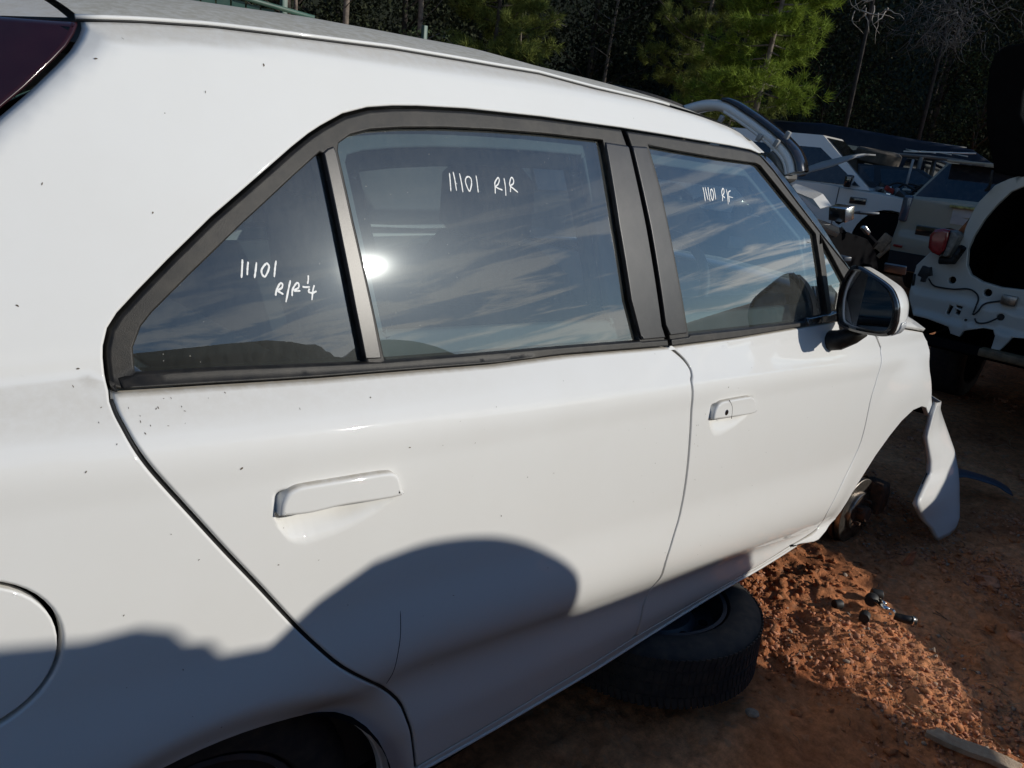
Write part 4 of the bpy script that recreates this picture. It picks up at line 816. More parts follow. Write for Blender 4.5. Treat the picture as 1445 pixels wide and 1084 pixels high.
for f in [(0, 1, 2, 3), (4, 7, 6, 5), (0, 4, 5, 1), (1, 5, 6, 2), (2, 6, 7, 3), (3, 7, 4, 0)]: bm.faces.new([vs[i] for i in f])
o = bm_obj('rock_shard', bm, STONE, None, False); o.location = (2.57, -.12, gz(2.57, -.12)); o.rotation_euler = (.1, 0, -.7); tag(o, 'pointed brown shard standing up in the shaded dirt', 'shard')
for i, (x, y, s, lb) in enumerate([(2.30, .0, .010, 'pale stone by the edge of the churned dirt under the front door'), (2.42, -.52, .03, 'rounded stone in the shaded dirt right of the broken joint'), (1.36, -.15, .014, 'flat stone half buried in the shadow beside the spare wheel'), (1.62, .02, .018, 'small angular stone on the sunlit dirt near the spare wheel'), (2.05, -.66, .026, 'brown stone near the right edge above the timber offcut'), (2.72, -.35, .03, 'lone grey-brown stone in the shade below the hanging bumper')]):
    r = np.random.default_rng(50 + i); bm = bmesh.new(); bmesh.ops.create_icosphere(bm, subdivisions=2, radius=s); _r = r
    for v in bm.verts: v.co = Vector((v.co.x * 1.3, v.co.y, v.co.z * .6)) * (1 + .9 * (vnoise(np.array([v.co.x * 60 + i * 9]), np.array([v.co.y * 60 + v.co.z * 70]), i)[0]))
    o = bm_obj('stone', bm, STONE2 if i % 2 == 0 else STONE, None, False); o.location = (x, y, gz(x, y) + s * .3); o.rotation_euler = (0, 0, i); tag(o, lb, 'stone', 'stones on the dirt')
BLUEP = simple('blue_grey_plastic', (.05, .07, .10), .4, var=.2)
mb = MB().tube(catmull([(3.47, .06, .095), (3.57, .01, .09), (3.68, -.10, .06), (3.72, -.17, .03)], 6), .06, 10, .12)
o = mb.build('arch_trim_strip', BLUEP); tag(o, 'curved blue-grey plastic trim strip on the dirt behind the hanging bumper', 'trim strip')

# ------------------------------------------------------------------ generic wreck builder
PGLASS = simple('dark_car_glass', (.008, .011, .016), .08, coat=1, var=.2, dust=.25, dustcol=(.12, .11, .1))
def rect_poly(pts, n=3): return smooth_line(list(pts) + [pts[0]], n)[:-1]
def extrude_profile(name, prof, y0, y1, mat, par, crown=.06, inset_=.05, arches=(), ny=7, sm=2):
    """profile (x,z) swept across the car with rounded flanks"""
    P = [(a, b) for a, b in rect_poly(prof, sm)]; c_ = np.mean(P, axis=0); bm = bmesh.new(); rings = []
    for t, s in [(0, .93), (.015, .975), (.05, 1), (.5, 1 + crown * .3), (.95, 1), (.985, .975), (1, .93)]:
        y = y0 + (y1 - y0) * t; rings.append([bm.verts.new((c_[0] + (a - c_[0]) * (1 - (1 - s) * .35), y, c_[1] + (b - c_[1]) * s)) for a, b in P])
    n = len(P)
    for r0, r1 in zip(rings, rings[1:]):
        for k in range(n): bm.faces.new((r0[k], r0[(k + 1) % n], r1[(k + 1) % n], r1[k]))
    bm.faces.new(rings[0]); bm.faces.new(rings[-1][::-1]); return bm_obj(name, bm, mat, par, True)
def cabin(name, base, top, w0, w1, mat, par, glass=PGLASS, wins=True):
    """greenhouse: base [(x,z) rear..front], top [(x,z) rear..front], half widths at base and roof; windows as separate panes"""
    bm = bmesh.new(); (xb0, zb0), (xb1, zb1) = base; (xt0, zt0), (xt1, zt1) = top
    B = [bm.verts.new(p) for p in [(xb0, -w0, zb0), (xb1, -w0, zb1), (xb1 + .05, w0, zb1), (xb0, w0, zb0)]]; B[2].co.x = xb1
    T = [bm.verts.new(p) for p in [(xt0, -w1, zt0), (xt1, -w1, zt1), (xt1, w1, zt1), (xt0, w1, zt0)]]
    bm.faces.new(B[::-1]); bm.faces.new(T)
    for k in range(4): bm.faces.new((B[k], B[(k + 1) % 4], T[(k + 1) % 4], T[k]))
    cb = bm_obj(name, bm, mat, par, True, .16 if name == 'cab' else .08, 4)
    if wins:
        td = .15 if name == 'cab' else .02
        def pane(nm, q, out, m=.12):
            q = [Vector(p) for p in q]; c_ = sum(q, Vector()) / 4; v = [c_ + (p - c_) * (1 - m) + Vector(out) * .012 for p in q] + [c_ + (p - c_) * (1 - m) - Vector(out) * .03 for p in q]
            mesh_obj(nm, v, [(0, 1, 2, 3), (4, 7, 6, 5), (0, 4, 5, 1), (1, 5, 6, 2), (2, 6, 7, 3), (3, 7, 4, 0)], glass, par)
        for sg in (-1, 1):
            for f0, f1 in ((.04, .5), (.52, .97)):
                q = [(xb0 + (xb1 - xb0) * f0, sg * w0, zb0 + .02), (xb0 + (xb1 - xb0) * f1, sg * w0, zb1 + .02), (xt0 + (xt1 - xt0) * f1 + td * .4, sg * (w1 + td * .2), zt1 - td), (xt0 + (xt1 - xt0) * f0, sg * (w1 + td * .2), zt0 - td)]
                pane('side_window', q if sg < 0 else q[::-1], (0, sg, .3), .08)
        pane('windscreen', [(xb1, -w0, zb1), (xb1, w0, zb1), (xt1, w1, zt1), (xt1, -w1, zt1)], (.9, 0, .5), .1)
        pane('rear_window', [(xb0, w0, zb0), (xb0, -w0, zb0), (xt0, -w1, zt0), (xt0, w1, zt0)], (-.9, 0, .5), .05)
    return cb
def arch_cut(bodyobj, xs, y0, y1, r=.37, z=.33):
    for x in xs:
        bm = bmesh.new(); lathe(bm, [(.001, y0), (r, y0), (r, y1), (.001, y1)], 28, 'Y', (x, 0, z)); me = bpy.data.meshes.new('cut'); bmesh.ops.recalc_face_normals(bm, faces=bm.faces); bm.to_mesh(me); bm.free()
        c_ = bpy.data.objects.new('cut', me); COL.objects.link(c_); c_.parent = bodyobj.parent
        md = bodyobj.modifiers.new('arch', 'BOOLEAN'); md.operation = 'DIFFERENCE'; md.object = c_; md.solver = 'EXACT'
        bpy.context.view_layer.update(); dg = bpy.context.evaluated_depsgraph_get(); me2 = bpy.data.meshes.new_from_object(bodyobj.evaluated_get(dg)); bodyobj.modifiers.clear(); bodyobj.data = me2
        bpy.data.objects.remove(c_)
def add_wheels(t, spots, R=.33, W=.22, rm=None):
    for (x, y, z) in spots:
        e = empty('wheel', (x, y, z)); e.parent = t; wheel_parts(e, (0, 0, 0), 'Y', R, W, rm, -1 if y < 0 else 1, seg=28)
P_SILVER = paint_mat('silver_paint', (.30, .31, .32), specks=False); P_BLUE = simple('navy_paint', (.007, .012, .026), .45, spec=.3, var=.3, scale=2, dust=.15, dustcol=(.06, .055, .05)); P_GOLD = paint_mat('champagne_paint', (.30, .28, .22), specks=False)
P_DARK = paint_mat('dark_paint', (.02, .022, .026), (.10, .09, .08), .3, specks=False); P_WHITE2 = paint_mat('far_white_paint', (.80, .79, .76), specks=False); P_GREY = paint_mat('grey_paint', (.11, .11, .108), specks=False)

# neighbours standing beside the photographer (their shadows and reflections fall on the white hatchback)
t = empty('dark_hatchback', (0, -1.6, 0), 0, 'dark hatchback parked beside the photographer, shading the white flank', 'car')
prof = [(-2.2, .32), (-2.35, .75), (-2.2, 1.02), (-1.9, 1.38), (-1.4, 1.54), (-.4, 1.60), (.7, 1.59), (.9, 1.585), (1.02, 1.562), (1.10, 1.535), (1.15, 1.53), (1.185, 1.51), (1.20, 1.485), (1.225, 1.475), (1.24, 1.45), (1.30, 1.435), (1.37, 1.475), (1.46, 1.505), (1.57, 1.502), (1.71, 1.465), (1.83, 1.40), (1.92, 1.32), (1.965, 1.22), (2.15, 1.18), (2.68, 1.115), (2.80, 1.03), (2.82, .80), (2.72, .62), (2.54, .47), (2.42, .44), (2.36, .30)]
hump = [(p.x, p.y) for p in catmull([(a, b, 0) for a, b in prof[17:26]], 5)]; prof = prof[:17] + hump + prof[26:]
P = np.array([p for p in prof]); bm = bmesh.new(); rings = []
cz = np.array([.4, .75])
for y, s in [(0, 1), (-.02, 1.0), (-.06, .985), (-.8, .99), (-1.6, .98), (-1.66, .93)]: rings.append([bm.verts.new((cz[0] + (a - cz[0]) * s, y, cz[1] + (b - cz[1]) * s)) for a, b in P])
for r0, r1 in zip(rings, rings[1:]):
    for k in range(len(P)): bm.faces.new((r0[k], r0[(k + 1) % len(P)], r1[(k + 1) % len(P)], r1[k]))
bm.faces.new(rings[0]); bm.faces.new(rings[-1][::-1]); b = bm_obj('body', bm, P_DARK, t, True)
mesh_obj('side_window', [(-1.6, .008, 1.08), (.95, .008, 1.08), (.95, .008, 1.42), (-1.3, .008, 1.40), (-1.6, -.02, 1.08), (.95, -.02, 1.08), (.95, -.02, 1.42), (-1.3, -.02, 1.40)], [(0, 1, 2, 3), (4, 7, 6, 5), (0, 4, 5, 1), (1, 5, 6, 2), (2, 6, 7, 3), (3, 7, 4, 0)], PGLASS, t)
add_wheels(t, [(-1.5, -.13, .31), (1.5, -.13, .31), (-1.5, -1.5, .31), (1.5, -1.5, .31)])
t = empty('sedan', (0, -1.62, 0), 0, 'dark grey sedan parked nose to nose with the dark hatchback', 'car')
prof = [(2.52, .22), (2.54, .40), (2.62, .455), (3.05, .58), (3.62, .745), (4.11, .98), (4.4, 1.10), (4.9, 1.38), (5.4, 1.47), (6.0, 1.44), (6.5, 1.15), (7.1, 1.08), (7.25, .7), (7.2, .3)]
P = np.array(prof); bm = bmesh.new(); rings = []
for y, s in [(0, 1), (-.05, 1.0), (-.8, 1.01), (-1.6, 1.0), (-1.66, .95)]: rings.append([bm.verts.new((4.9 + (a - 4.9) * s, y, .7 + (b - .7) * s)) for a, b in P])
for r0, r1 in zip(rings, rings[1:]):
    for k in range(len(P)): bm.faces.new((r0[k], r0[(k + 1) % len(P)], r1[(k + 1) % len(P)], r1[k]))
bm.faces.new(rings[0]); bm.faces.new(rings[-1][::-1]); bm_obj('body', bm, P_GREY, t, True)
add_wheels(t, [(3.4, -.13, .30), (6.2, -.13, .30), (3.4, -1.5, .30), (6.2, -1.5, .30)])

# ------------------------------------------------------------------ stripped white rear end with its hatch up
TX = 4.5
t = empty('stripped_white_hatchback', (TX, -.1, 0), 0, 'white car stripped to bare metal at the rear, black tailgate raised, tail lamp hanging', 'car')
def q_(o): o.parent = t; o.matrix_parent_inverse = Matrix.Translation((-TX, .1, 0)); return o
OUT = [(.24, 1.452), (.311, 1.43), (.38, 1.40), (.44, 1.359), (.496, 1.267), (.517, 1.203), (.53, 1.123), (.53, 1.07), (.60, 1.02), (.655, .985), (.684, .956), (.738, .875), (.741, .791), (.735, .71), (.726, .672), (.678, .589), (.602, .59), (.471, .575), (.452, .54), (.4, .536), (.389, .573), (.299, .611), (.251, .612), (.233, .584), (.234, .511), (.191, .512), (.15, .594), (.06, .61)]
OUT = OUT + [(-.2 - a, b) for a, b in OUT[::-1]]
OP = [(.22, 1.40), (.301, 1.37), (.356, 1.334), (.405, 1.259), (.445, 1.178), (.475, 1.081), (.485, 1.009), (.468, .924), (.435, .878), (.371, .854), (.276, .842), (.166, .850), (.0, .855)]
OP = OP + [(-.2 - a, b) for a, b in OP[::-1]]
flat = lambda x, z: 0 * x
def xpanel(name, outl, mat, holes=(), thick=.03, off=0., roll=.006, step=.05, bulge=None, **k):
    """flat-ish panel facing the camera side (-x): built in (y,z) then turned"""
    o = spanel(name, [(-a, b) for a, b in outl], mat, None, holes=[[(-a, b) for a, b in h] for h in holes], step=step, gap=0, roll=roll, off=0, thick=thick, surf=bulge or flat, res=.02, **k)
    me = o.data; co = np.empty(len(me.vertices) * 3, np.float32); me.vertices.foreach_get('co', co); co = co.reshape(-1, 3); nn = np.c_[co[:, 1] + TX + off, -co[:, 0], co[:, 2]]
    me.vertices.foreach_set('co', nn.ravel().astype(np.float32)); me.update()
    try: me.normals_split_custom_set([(0, 0, 0)] * len(me.loops))
    except Exception: pass
    return q_(o)
circ = lambda y, z, r, n=14, ry=1: [(y + r * ry * math.cos(a), z + r * math.sin(a)) for a in np.linspace(0, 2 * math.pi, n + 1)[:-1]]
def bul(x, z):   # pressed-metal relief of the rear panel
    y = -x
    return .05 * sst(.35, .75, y) + .05 * sst(-.55, -.95, y) + .012 * sst(.73, .745, z) - .010 * sst(.62, .60, z) + .004 * np.sin(z * 60) * sst(.6, .5, z)
holes = [circ(.524, .83, .020), circ(.329, .80, .020), circ(.234, .687, .018), [(.478, .69), (.497, .695), (.505, .645), (.488, .64)], [(.43, .70), (.462, .702), (.46, .69), (.43, .687)], [(.432, .675), (.455, .68), (.456, .655), (.435, .650)], circ(.395, .632, .007, 8)]
BARE = paint_mat('dusty_bare_white', (.50, .49, .44), (.25, .21, .16), .5)
xpanel('rear_panel', OUT, BARE, [OP] + holes, bulge=bul)
ghost = [(-(a), b) for a, b in OUT]
# flanks, roof and dark hold behind the panel

def yz_loft(name, secs, mat):
    V = []; F = []; n = len(secs[0])
    for s in secs: V += s
    for i in range(len(secs) - 1):
        for k in range(n - 1): F.append((i * n + k, i * n + k + 1, (i + 1) * n + k + 1, (i + 1) * n + k))
    return q_(mesh_obj(name, V, F, mat, None, True))
edge = [(.24, 1.452), (.311, 1.43), (.38, 1.40), (.44, 1.359), (.496, 1.267), (.517, 1.203), (.60, 1.05), (.684, .956), (.741, .86), (.745, .7), (.73, .45)]
full = edge[::-1] + [(-.2 - a, b) for a, b in edge]
yz_loft('body_side', [[(TX + .03 + .05 * (1 if abs(a + .1) > .5 else 0), a, b) for a, b in full], [(TX + .5, -.1 + (a + .1) * 1.06, b + .02) for a, b in full], [(TX + 2.2, -.1 + (a + .1) * 1.06, b + .02) for a, b in full], [(TX + 3.6, -.1 + (a + .1) * .98, min(b, .95) - .05) for a, b in full]], P_WHITE2)
yz_loft('hold_shade_lining', [[(TX + .09, a * .94 - .006, b * .98 - .005) for a, b in full], [(TX + 2.0, a * .94 - .006, b * .98 - .005) for a, b in full]], BINNER)  # dark loft added so the opening and holes read as shade
bm = bmesh.new(); box(bm, (TX + 1.6, -.1, .45), (3, 1.4, .05)); box(bm, (TX + 1.3, -.1, .9), (.05, 1.44, 1.1)); q_(bm_obj('cargo_floor', bm, BINNER, None, False))
cab = [(TX - .012 + float(bul(np.array([-a]), np.array([b]))[0]), a, b) for a, b in smooth_line([(.649, .814), (.612, .782), (.554, .78), (.494, .786), (.432, .802), (.39, .794), (.364, .767), (.361, .718), (.364, .674), (.345, .695), (.323, .743), (.258, .771)], 5)]
q_(MB().tube(cab, .0045, 8).build('cable', RUBBER)); cab2 = [(TX - .012 + float(bul(np.array([-a]), np.array([b]))[0]), a, b) for a, b in smooth_line([(.35, .655), (.335, .636), (.306, .638), (.276, .653), (.240, .685)], 5)]
q_(MB().tube(cab2, .0045, 8).build('cable', RUBBER))
bm = bmesh.new(); box(bm, (TX - .02, .658, .852), (.035, .05, .062), Matrix.Rotation(.25, 4, 'X')); box(bm, (TX - .02, .655, .812), (.03, .024, .03)); box(bm, (TX - .02, .632, .86), (.03, .02, .05), Matrix.Rotation(-.3, 4, 'X')); q_(bm_obj('connector', bm, RUBBER, None, True, .004))
bm = bmesh.new(); box(bm, (TX - .008, .215, .785), (.035, .075, .052)); q_(bm_obj('latch', bm, STEEL, None, True, .006)); bm = bmesh.new(); lathe(bm, [(.001, -.01), (.016, -.01), (.018, .02)], 18, 'X', (TX + .01, .234, .687)); q_(bm_obj('grommet', bm, RUBBER, None))
q_(MB().tube([(TX - .01, .712, .83), (TX - .01, .705, .765)], .012, 10, .6).build('vent_slot', RUBBER))
ls = [(.676, 1.06), (.655, 1.095), (.61, 1.107), (.58, 1.102), (.575, 1.05), (.58, .99), (.60, .955), (.64, .965), (.668, .99)]
xpanel('tail_lamp', ls, LAMPRED2, thick=.10, off=-.06, roll=.02, step=.03)
xpanel('lamp_socket', [(.575, 1.10), (.55, 1.095), (.525, 1.075), (.535, 1.03), (.548, .985), (.56, .955), (.59, .955), (.578, 1.0)], simple('grey_lamp_back', (.16, .15, .13), .5, var=.5, scale=50), thick=.10, off=-.05, roll=.015, step=.03)
q_(MB().tube([(TX - .03, .52, .965), (TX - .03, .50, 1.02), (TX - .02, .53, .94), (TX - .01, .60, .93)], .022, 8).build('wiring_loom', RUBBER))
# raised tailgate, seen from behind and below
HT = [(.40, 1.415), (.455, 1.425), (.470, 1.50), (.497, 1.609), (.508, 1.745), (.505, 1.889), (.485, 1.955), (.44, 1.985), (.2, 2.03)]; HT = HT + [(-.2 - a, b) for a, b in HT[::-1]]
HW = [(.33, 1.66), (.352, 1.70), (.352, 1.80), (.335, 1.84), (.1, 1.87)]; HW = HW + [(-.2 - a, b) for a, b in HW[::-1]]
def tgb(x, z): return -.9 * (z - 1.42) + .25 * (z - 1.42) ** 2
h_ = xpanel('tailgate', HT, BINNER, [HW], thick=.05, roll=.012, step=.06, bulge=tgb); gl_ = xpanel('tailgate_glass', HW, GLASS2, thick=.003, off=.02, roll=.001, bulge=tgb)
q_(MB().tube([(TX - .05, .452, 1.43), (TX - .01, .455, 1.36), (TX + .0, .462, 1.335), (TX - .004, .475, 1.325)], [.006, .007, .012, .006], 8).build('gas_strut', RUBBER))
bm = bmesh.new(); box(bm, (TX - .02, -.1, .488), (.08, .76, .045)); bm2 = q_(bm_obj('bumper_beam', bm, simple('tan_bumper_beam', (.16, .11, .06), .6, var=.4, scale=20), None, True, .01)); bm = bmesh.new(); box(bm, (TX + .05, -.1, .475), (.05, 1.4, .05)); q_(bm_obj('crossmember', bm, BINNER, None, False))
q_(MB().tube([(3.9, .55, .52), (3.9, .53, .525), (3.905, .515, .515), (3.9, .525, .505)], .006, 8).build('tow_hook', SHINY))
add_wheels(t, [(1.0, .72, .30), (1.0, -.72, .30)])

# ------------------------------------------------------------------ champagne wagon
t = empty('champagne_wagon', (9.4, 1.72, 0), 0, 'champagne coloured wagon seen from behind with dark rear glass', 'car')
wprof = [(.0, .28), (-.06, .42), (-.08, .62), (-.02, .80), (.0, 1.10), (.4, 1.13), (2.6, 1.10), (3.9, .98), (4.4, .78), (4.45, .40), (4.3, .25)]
extrude_profile('body', wprof, -.86, .86, P_GOLD, t)
cabin('roof_and_pillars', [(.02, 1.08), (3.1, 1.08)], [(.42, 1.52), (2.3, 1.54)], .80, .62, P_GOLD, t)
mesh_obj('rear_bumper_lower', [(-.10, -.83, .30), (-.10, .83, .30), (-.10, .83, .50), (-.10, -.83, .50), (.2, -.83, .30), (.2, .83, .30), (.2, .83, .50), (.2, -.83, .50)], [(0, 3, 2, 1), (0, 1, 5, 4), (2, 3, 7, 6), (1, 2, 6, 5), (3, 0, 4, 7), (4, 5, 6, 7)], P_DARK, t)
for sy in (-1, 1):
    bm = bmesh.new(); box(bm, (.03, sy * .80, .98), (.16, .10, .30)); bm_obj('tail_lamp', bm, simple('smoked_lens', (.05, .07, .10), .2, coat=1), t, True, .03, 3)
    bm = bmesh.new(); box(bm, (-.09, sy * .76, .56), (.02, .10, .03)); bm_obj('reflector', bm, LAMPRED2, t, True, .004)
bm = bmesh.new(); box(bm, (-.045, 0, .765), (.03, 1.25, .11)); bm_obj('dark_garnish', bm, GLOSSBLK, t, True, .01)
bm = bmesh.new(); box(bm, (-.03, .02, .97), (.02, .56, .18)); bm_obj('plate_recess', bm, simple('recess_grey', (.42, .42, .42), .5), t, True, .01)
bm = bmesh.new(); box(bm, (-.06, .02, 1.07), (.06, .62, .03)); bm_obj('plate_garnish', bm, simple('tarnished_yellow', (.28, .27, .10), .5, var=.6, scale=30), t, True, .008)
bm = bmesh.new(); box(bm, (.10, -.5, 1.21), (.14, .62, .02), Matrix.Rotation(.1, 4, 'X')); bm_obj('rear_wiper', bm, RUBBER, t, True, .006)
bm = bmesh.new(); box(bm, (.40, 0, 1.545), (.35, 1.15, .03)); box(bm, (.24, .0, 1.53), (.03, .35, .035)); bm_obj('roof_spoiler', bm, P_GOLD, t, True, .01)
add_wheels(t, [(.85, .75, .32), (.85, -.75, .32), (3.5, .75, .32), (3.5, -.75, .32)])

# ------------------------------------------------------------------ white dual-cab ute facing right
t = empty('white_ute', (10.75, 5.0, 0), math.radians(-78), 'white utility truck with its bonnet missing and engine bay open', 'ute')
# local x forward; its right flank (local -y) faces the camera
uprof = [(-2.6, .55), (-2.65, .95), (-2.5, 1.08), (-1.2, 1.10), (-.9, 1.12), (.75, 1.12), (1.1, 1.09), (2.0, 1.03), (2.42, .93), (2.5, .70), (2.42, .45), (1.5, .40), (-1.2, .42)]
b = extrude_profile('body', uprof, -.02, 1.78, P_WHITE2, t, sm=2); arch_cut(b, [1.75, -1.45], -.2, .45, .44, .42)
CABB = .16; cb = cabin('cab', [(-1.2, 1.08), (1.42, 1.08)], [(-.9, 1.76), (.60, 1.76)], .86, .66, P_WHITE2, t); 
for ch in [c_ for c_ in t.children if c_.name.split('.')[0] in ('cab', 'side_window', 'windscreen', 'rear_window')]: ch.location.y = .88
bm = bmesh.new(); box(bm, (1.15, -.14, 1.18), (.10, .20, .17)); box(bm, (1.15, -.02, 1.12), (.06, .1, .05)); bm_obj('door_mirror', bm, PGLASS, t, True, .03, 3)
bm = bmesh.new(); box(bm, (1.30, -.03, .93), (.22, .03, .09)); bm_obj('side_vent', bm, GLOSSBLK, t, True, .01)
mb = MB().tube([(.28, -.035, .5), (.28, -.032, 1.08)], .005, 4); mb.tube([(1.02, -.035, .5), (1.02, -.032, 1.08)], .005, 4); mb.build('door_gap', RUBBER, t)
rr_ = random.Random(4); cols_ = [simple('engine_part_black', (.02, .02, .02), .5), SHINY, simple('engine_part_red', (.35, .03, .02), .5), simple('engine_part_grey', (.2, .2, .2), .4, metal=.5), simple('engine_part_white', (.6, .58, .5), .5)]
for i in range(46):
    bm = bmesh.new(); box(bm, (rr_.uniform(1.45, 2.35), rr_.uniform(.1, 1.6), rr_.uniform(1.04, 1.13)), (rr_.uniform(.04, .22), rr_.uniform(.03, .16), rr_.uniform(.05, .14)), Matrix.Rotation(rr_.uniform(0, 3), 4, 'Z') @ Matrix.Rotation(rr_.uniform(-.6, .6), 4, 'X')); bm_obj('engine_part', bm, cols_[[0, 0, 0, 3, 3, 1, 2, 4][i % 8]], t, True, .008)
for k in range(7):
    y0 = rr_.uniform(.2, 1.5); x0 = rr_.uniform(1.4, 1.9); MB().tube(catmull([(x0, y0, 1.08), (x0 + .2, y0 + rr_.uniform(-.2, .2), 1.22), (x0 + .5, y0 + rr_.uniform(-.2, .2), 1.14), (x0 + .6, y0, 1.05)], 4), .015, 6).build('hose', RUBBER, t)
bm = bmesh.new(); box(bm, (1.72, .16, .42), (.78, .3, .78)); bm_obj('arch_liner', bm, BINNER, t, False)
bm = bmesh.new(); box(bm, (1.75, -.02, .42), (.14, .12, .24), Matrix.Rotation(.5, 4, 'Y')); box(bm, (1.68, -.04, .36), (.26, .05, .05), Matrix.Rotation(-.7, 4, 'Y')); box(bm, (1.80, -.04, .32), (.06, .05, .26), Matrix.Rotation(.6, 4, 'Y')); bm_obj('front_hub', bm, simple('tan_rusty_hub', (.40, .27, .17), .7, var=.4, scale=20), t, True, .01)
add_wheels(t, [(-1.45, .12, .38), (-1.45, 1.6, .38)], .38, .25)

# ------------------------------------------------------------------ opened hatch frame, loose panel and heap between the cars
t = empty('lifted_bonnet', (4.7, 2.0, 0), 0, 'silver bonnet frame standing propped open beyond the white hatchback roof', 'bonnet')
def tt(o): o.parent = t; o.matrix_parent_inverse = Matrix.Translation((-4.7, -2.0, 0)); return o
path = catmull([(4.7, 2.72, 1.60), (4.7, 2.53, 1.662), (4.7, 2.40, 1.69), (4.7, 2.26, 1.685), (4.7, 2.12, 1.63), (4.7, 1.976, 1.56), (4.7, 1.85, 1.49), (4.7, 1.75, 1.42), (4.7, 1.70, 1.36), (4.7, 1.675, 1.30)], 5)
def ribbon3(path, offs, name, mat, par):
    V = []; F = []; n = len(offs)
    for i, p in enumerate(path):
        tn = (path[min(i + 1, len(path) - 1)] - path[max(i - 1, 0)]).normalized(); up_ = Vector((1, 0, 0)).cross(tn).normalized(); up_ = up_ if up_.z > 0 or abs(up_.z) < .2 and up_.y < 0 else -up_
        for dx, du in offs: V.append(p + Vector((dx, 0, 0)) + up_ * du)
    for i in range(len(path) - 1):
        for k in range(n): F.append((i * n + k, i * n + (k + 1) % n, (i + 1) * n + (k + 1) % n, (i + 1) * n + k))
    return par(mesh_obj(name, V, F, mat, None, True))
ribbon3(path, [(.0, -.040), (-.022, -.020), (-.026, .0), (-.012, .020), (.02, .034), (.09, .036), (.14, .02), (.10, -.035)], 'bonnet_skin', P_WHITE2, tt)
ribbon3(path[14:], [(-.012, .030), (-.01, .050), (.12, .062), (.16, .03)], 'rubber_seal', GLOSSBLK, tt)
ribbon3(path[16:], [(-.022, -.040), (-.022, -.022), (.03, -.02), (.03, -.045)], 'hinge_arm', P_WHITE2, tt)
for y, z in ((1.80, 1.475), (1.735, 1.53), (2.24, 1.60), (1.93, 1.50)):
    bm = bmesh.new(); box(bm, (4.66, y, z), (.03, .03, .05), Matrix.Rotation(.4, 4, 'X')); tt(bm_obj('bracket', bm, P_SILVER, None, True, .006))
bm = bmesh.new(); box(bm, (4.8, 1.80, 1.33), (.2, .10, .22), Matrix.Rotation(-.5, 4, 'X')); tt(bm_obj('hinge_tower', bm, P_GREY, None, True, .03, 2))
tt(MB().tube([(4.75, 1.85, 1.2), (4.75, 1.62, 1.02), (5.6, 1.7, .9)], .05, 8).build('support', P_DARK)); 
t = empty('wrecked_black_car', (5.9, 2.2, 0), 0, 'low black wreck stripped of panels between the white hatchback and the ute', 'car')
extrude_profile('body', [(-1.0, .3), (-1.05, .6), (-.9, .80), (.2, .86), (1.1, .78), (1.5, .5), (1.4, .3)], -.25, 1.6, BINNER, t)
for i in range(58):
    bm = bmesh.new(); box(bm, (rr_.uniform(-1.0, 1.6), rr_.uniform(-.40, .6), rr_.uniform(.50, 1.02)), (rr_.uniform(.04, .22), rr_.uniform(.03, .15), rr_.uniform(.02, .12)), Matrix.Rotation(rr_.uniform(0, 3), 4, 'Z') @ Matrix.Rotation(rr_.uniform(-.8, .8), 4, 'X')); bm_obj('broken_piece', bm, [GLOSSBLK, BINNER, cols_[3], GLOSSBLK, BINNER, P_GREY, BLUEP, SHINY][i % 8], t, True, .006)
bm = bmesh.new(); box(bm, (1.1, .02, .97), (.02, .10, .14), Matrix.Rotation(.3, 4, 'X')); bm_obj('lamp_back', bm, CLR, t, True, .01)
V = []; F = []
for i, (y, z, w_) in enumerate([(2.78, 1.215, .05), (2.66, 1.29, .07), (2.5, 1.36, .075), (2.32, 1.42, .07), (2.2, 1.46, .05), (2.14, 1.475, .03)]):
    for k, (dx, dz) in enumerate([(-.25, -w_ * .9), (-.2, -w_ * .2), (-.05, w_ * .35), (.2, w_ * .5)]): V.append((7 + dx, y, z + dz))
for i in range(5):
    for k in range(3): F.append((4 * i + k, 4 * i + k + 1, 4 * i + 5 + k, 4 * i + 4 + k))
o = mesh_obj('loose_guard_panel', V, F, P_SILVER, None, True); md = o.modifiers.new('t', 'SOLIDIFY'); md.thickness = .012; tag(o, 'long pale guard panel leaning across in front of the white ute', 'car panel')
V = [(6.6, 2.62, 1.13), (6.6, 2.36, 1.07), (6.6, 2.28, 1.0), (6.62, 2.5, 1.09), (6.7, 2.60, 1.18), (6.75, 2.35, 1.12), (6.75, 2.25, 1.03), (6.8, 2.5, 1.15)]
o = mesh_obj('torn_panel', V, [(0, 1, 5, 4), (1, 2, 6, 5), (0, 3, 2, 1), (4, 5, 6, 7)], P_WHITE2); md = o.modifiers.new('t', 'SOLIDIFY'); md.thickness = .01; tag(o, 'small torn white panel curled over the black wreck', 'car panel')

# dark sedan with a tyre on its roof, navy van, grey wagon
t = empty('dark_sedan', (12.6, 3.9, 0), math.radians(-70), 'dark dusty sedan behind the ute with a tyre on its roof', 'car')
extrude_profile('body', [(-2.2, .3), (-2.3, .7), (-2.1, .98), (-1.2, 1.02), (.9, 1.0), (1.9, .9), (2.2, .6), (2.1, .3)], -.86, .86, P_DARK, t); cabin('roof_and_pillars', [(-1.5, .98), (1.15, .98)], [(-.85, 1.42), (.3, 1.44)], .8, .58, P_DARK, t)
t = empty('loose_tyre', (12.4, 4.15, 1.44), 0, 'bare dusty tyre lying on the roof of the dark sedan', 'tyre'); t.rotation_euler = (.12, .0, 0)
bm = bmesh.new(); lathe(bm, [(.2, .03), (.22, .0), (.29, .0), (.33, .03), (.335, .1), (.33, .18), (.29, .21), (.22, .21), (.2, .18), (.19, .1), (.2, .03)], 36); o = bm_obj('casing', bm, simple('dusty_tyre', (.07, .058, .045), .9, var=.3, scale=20), t)
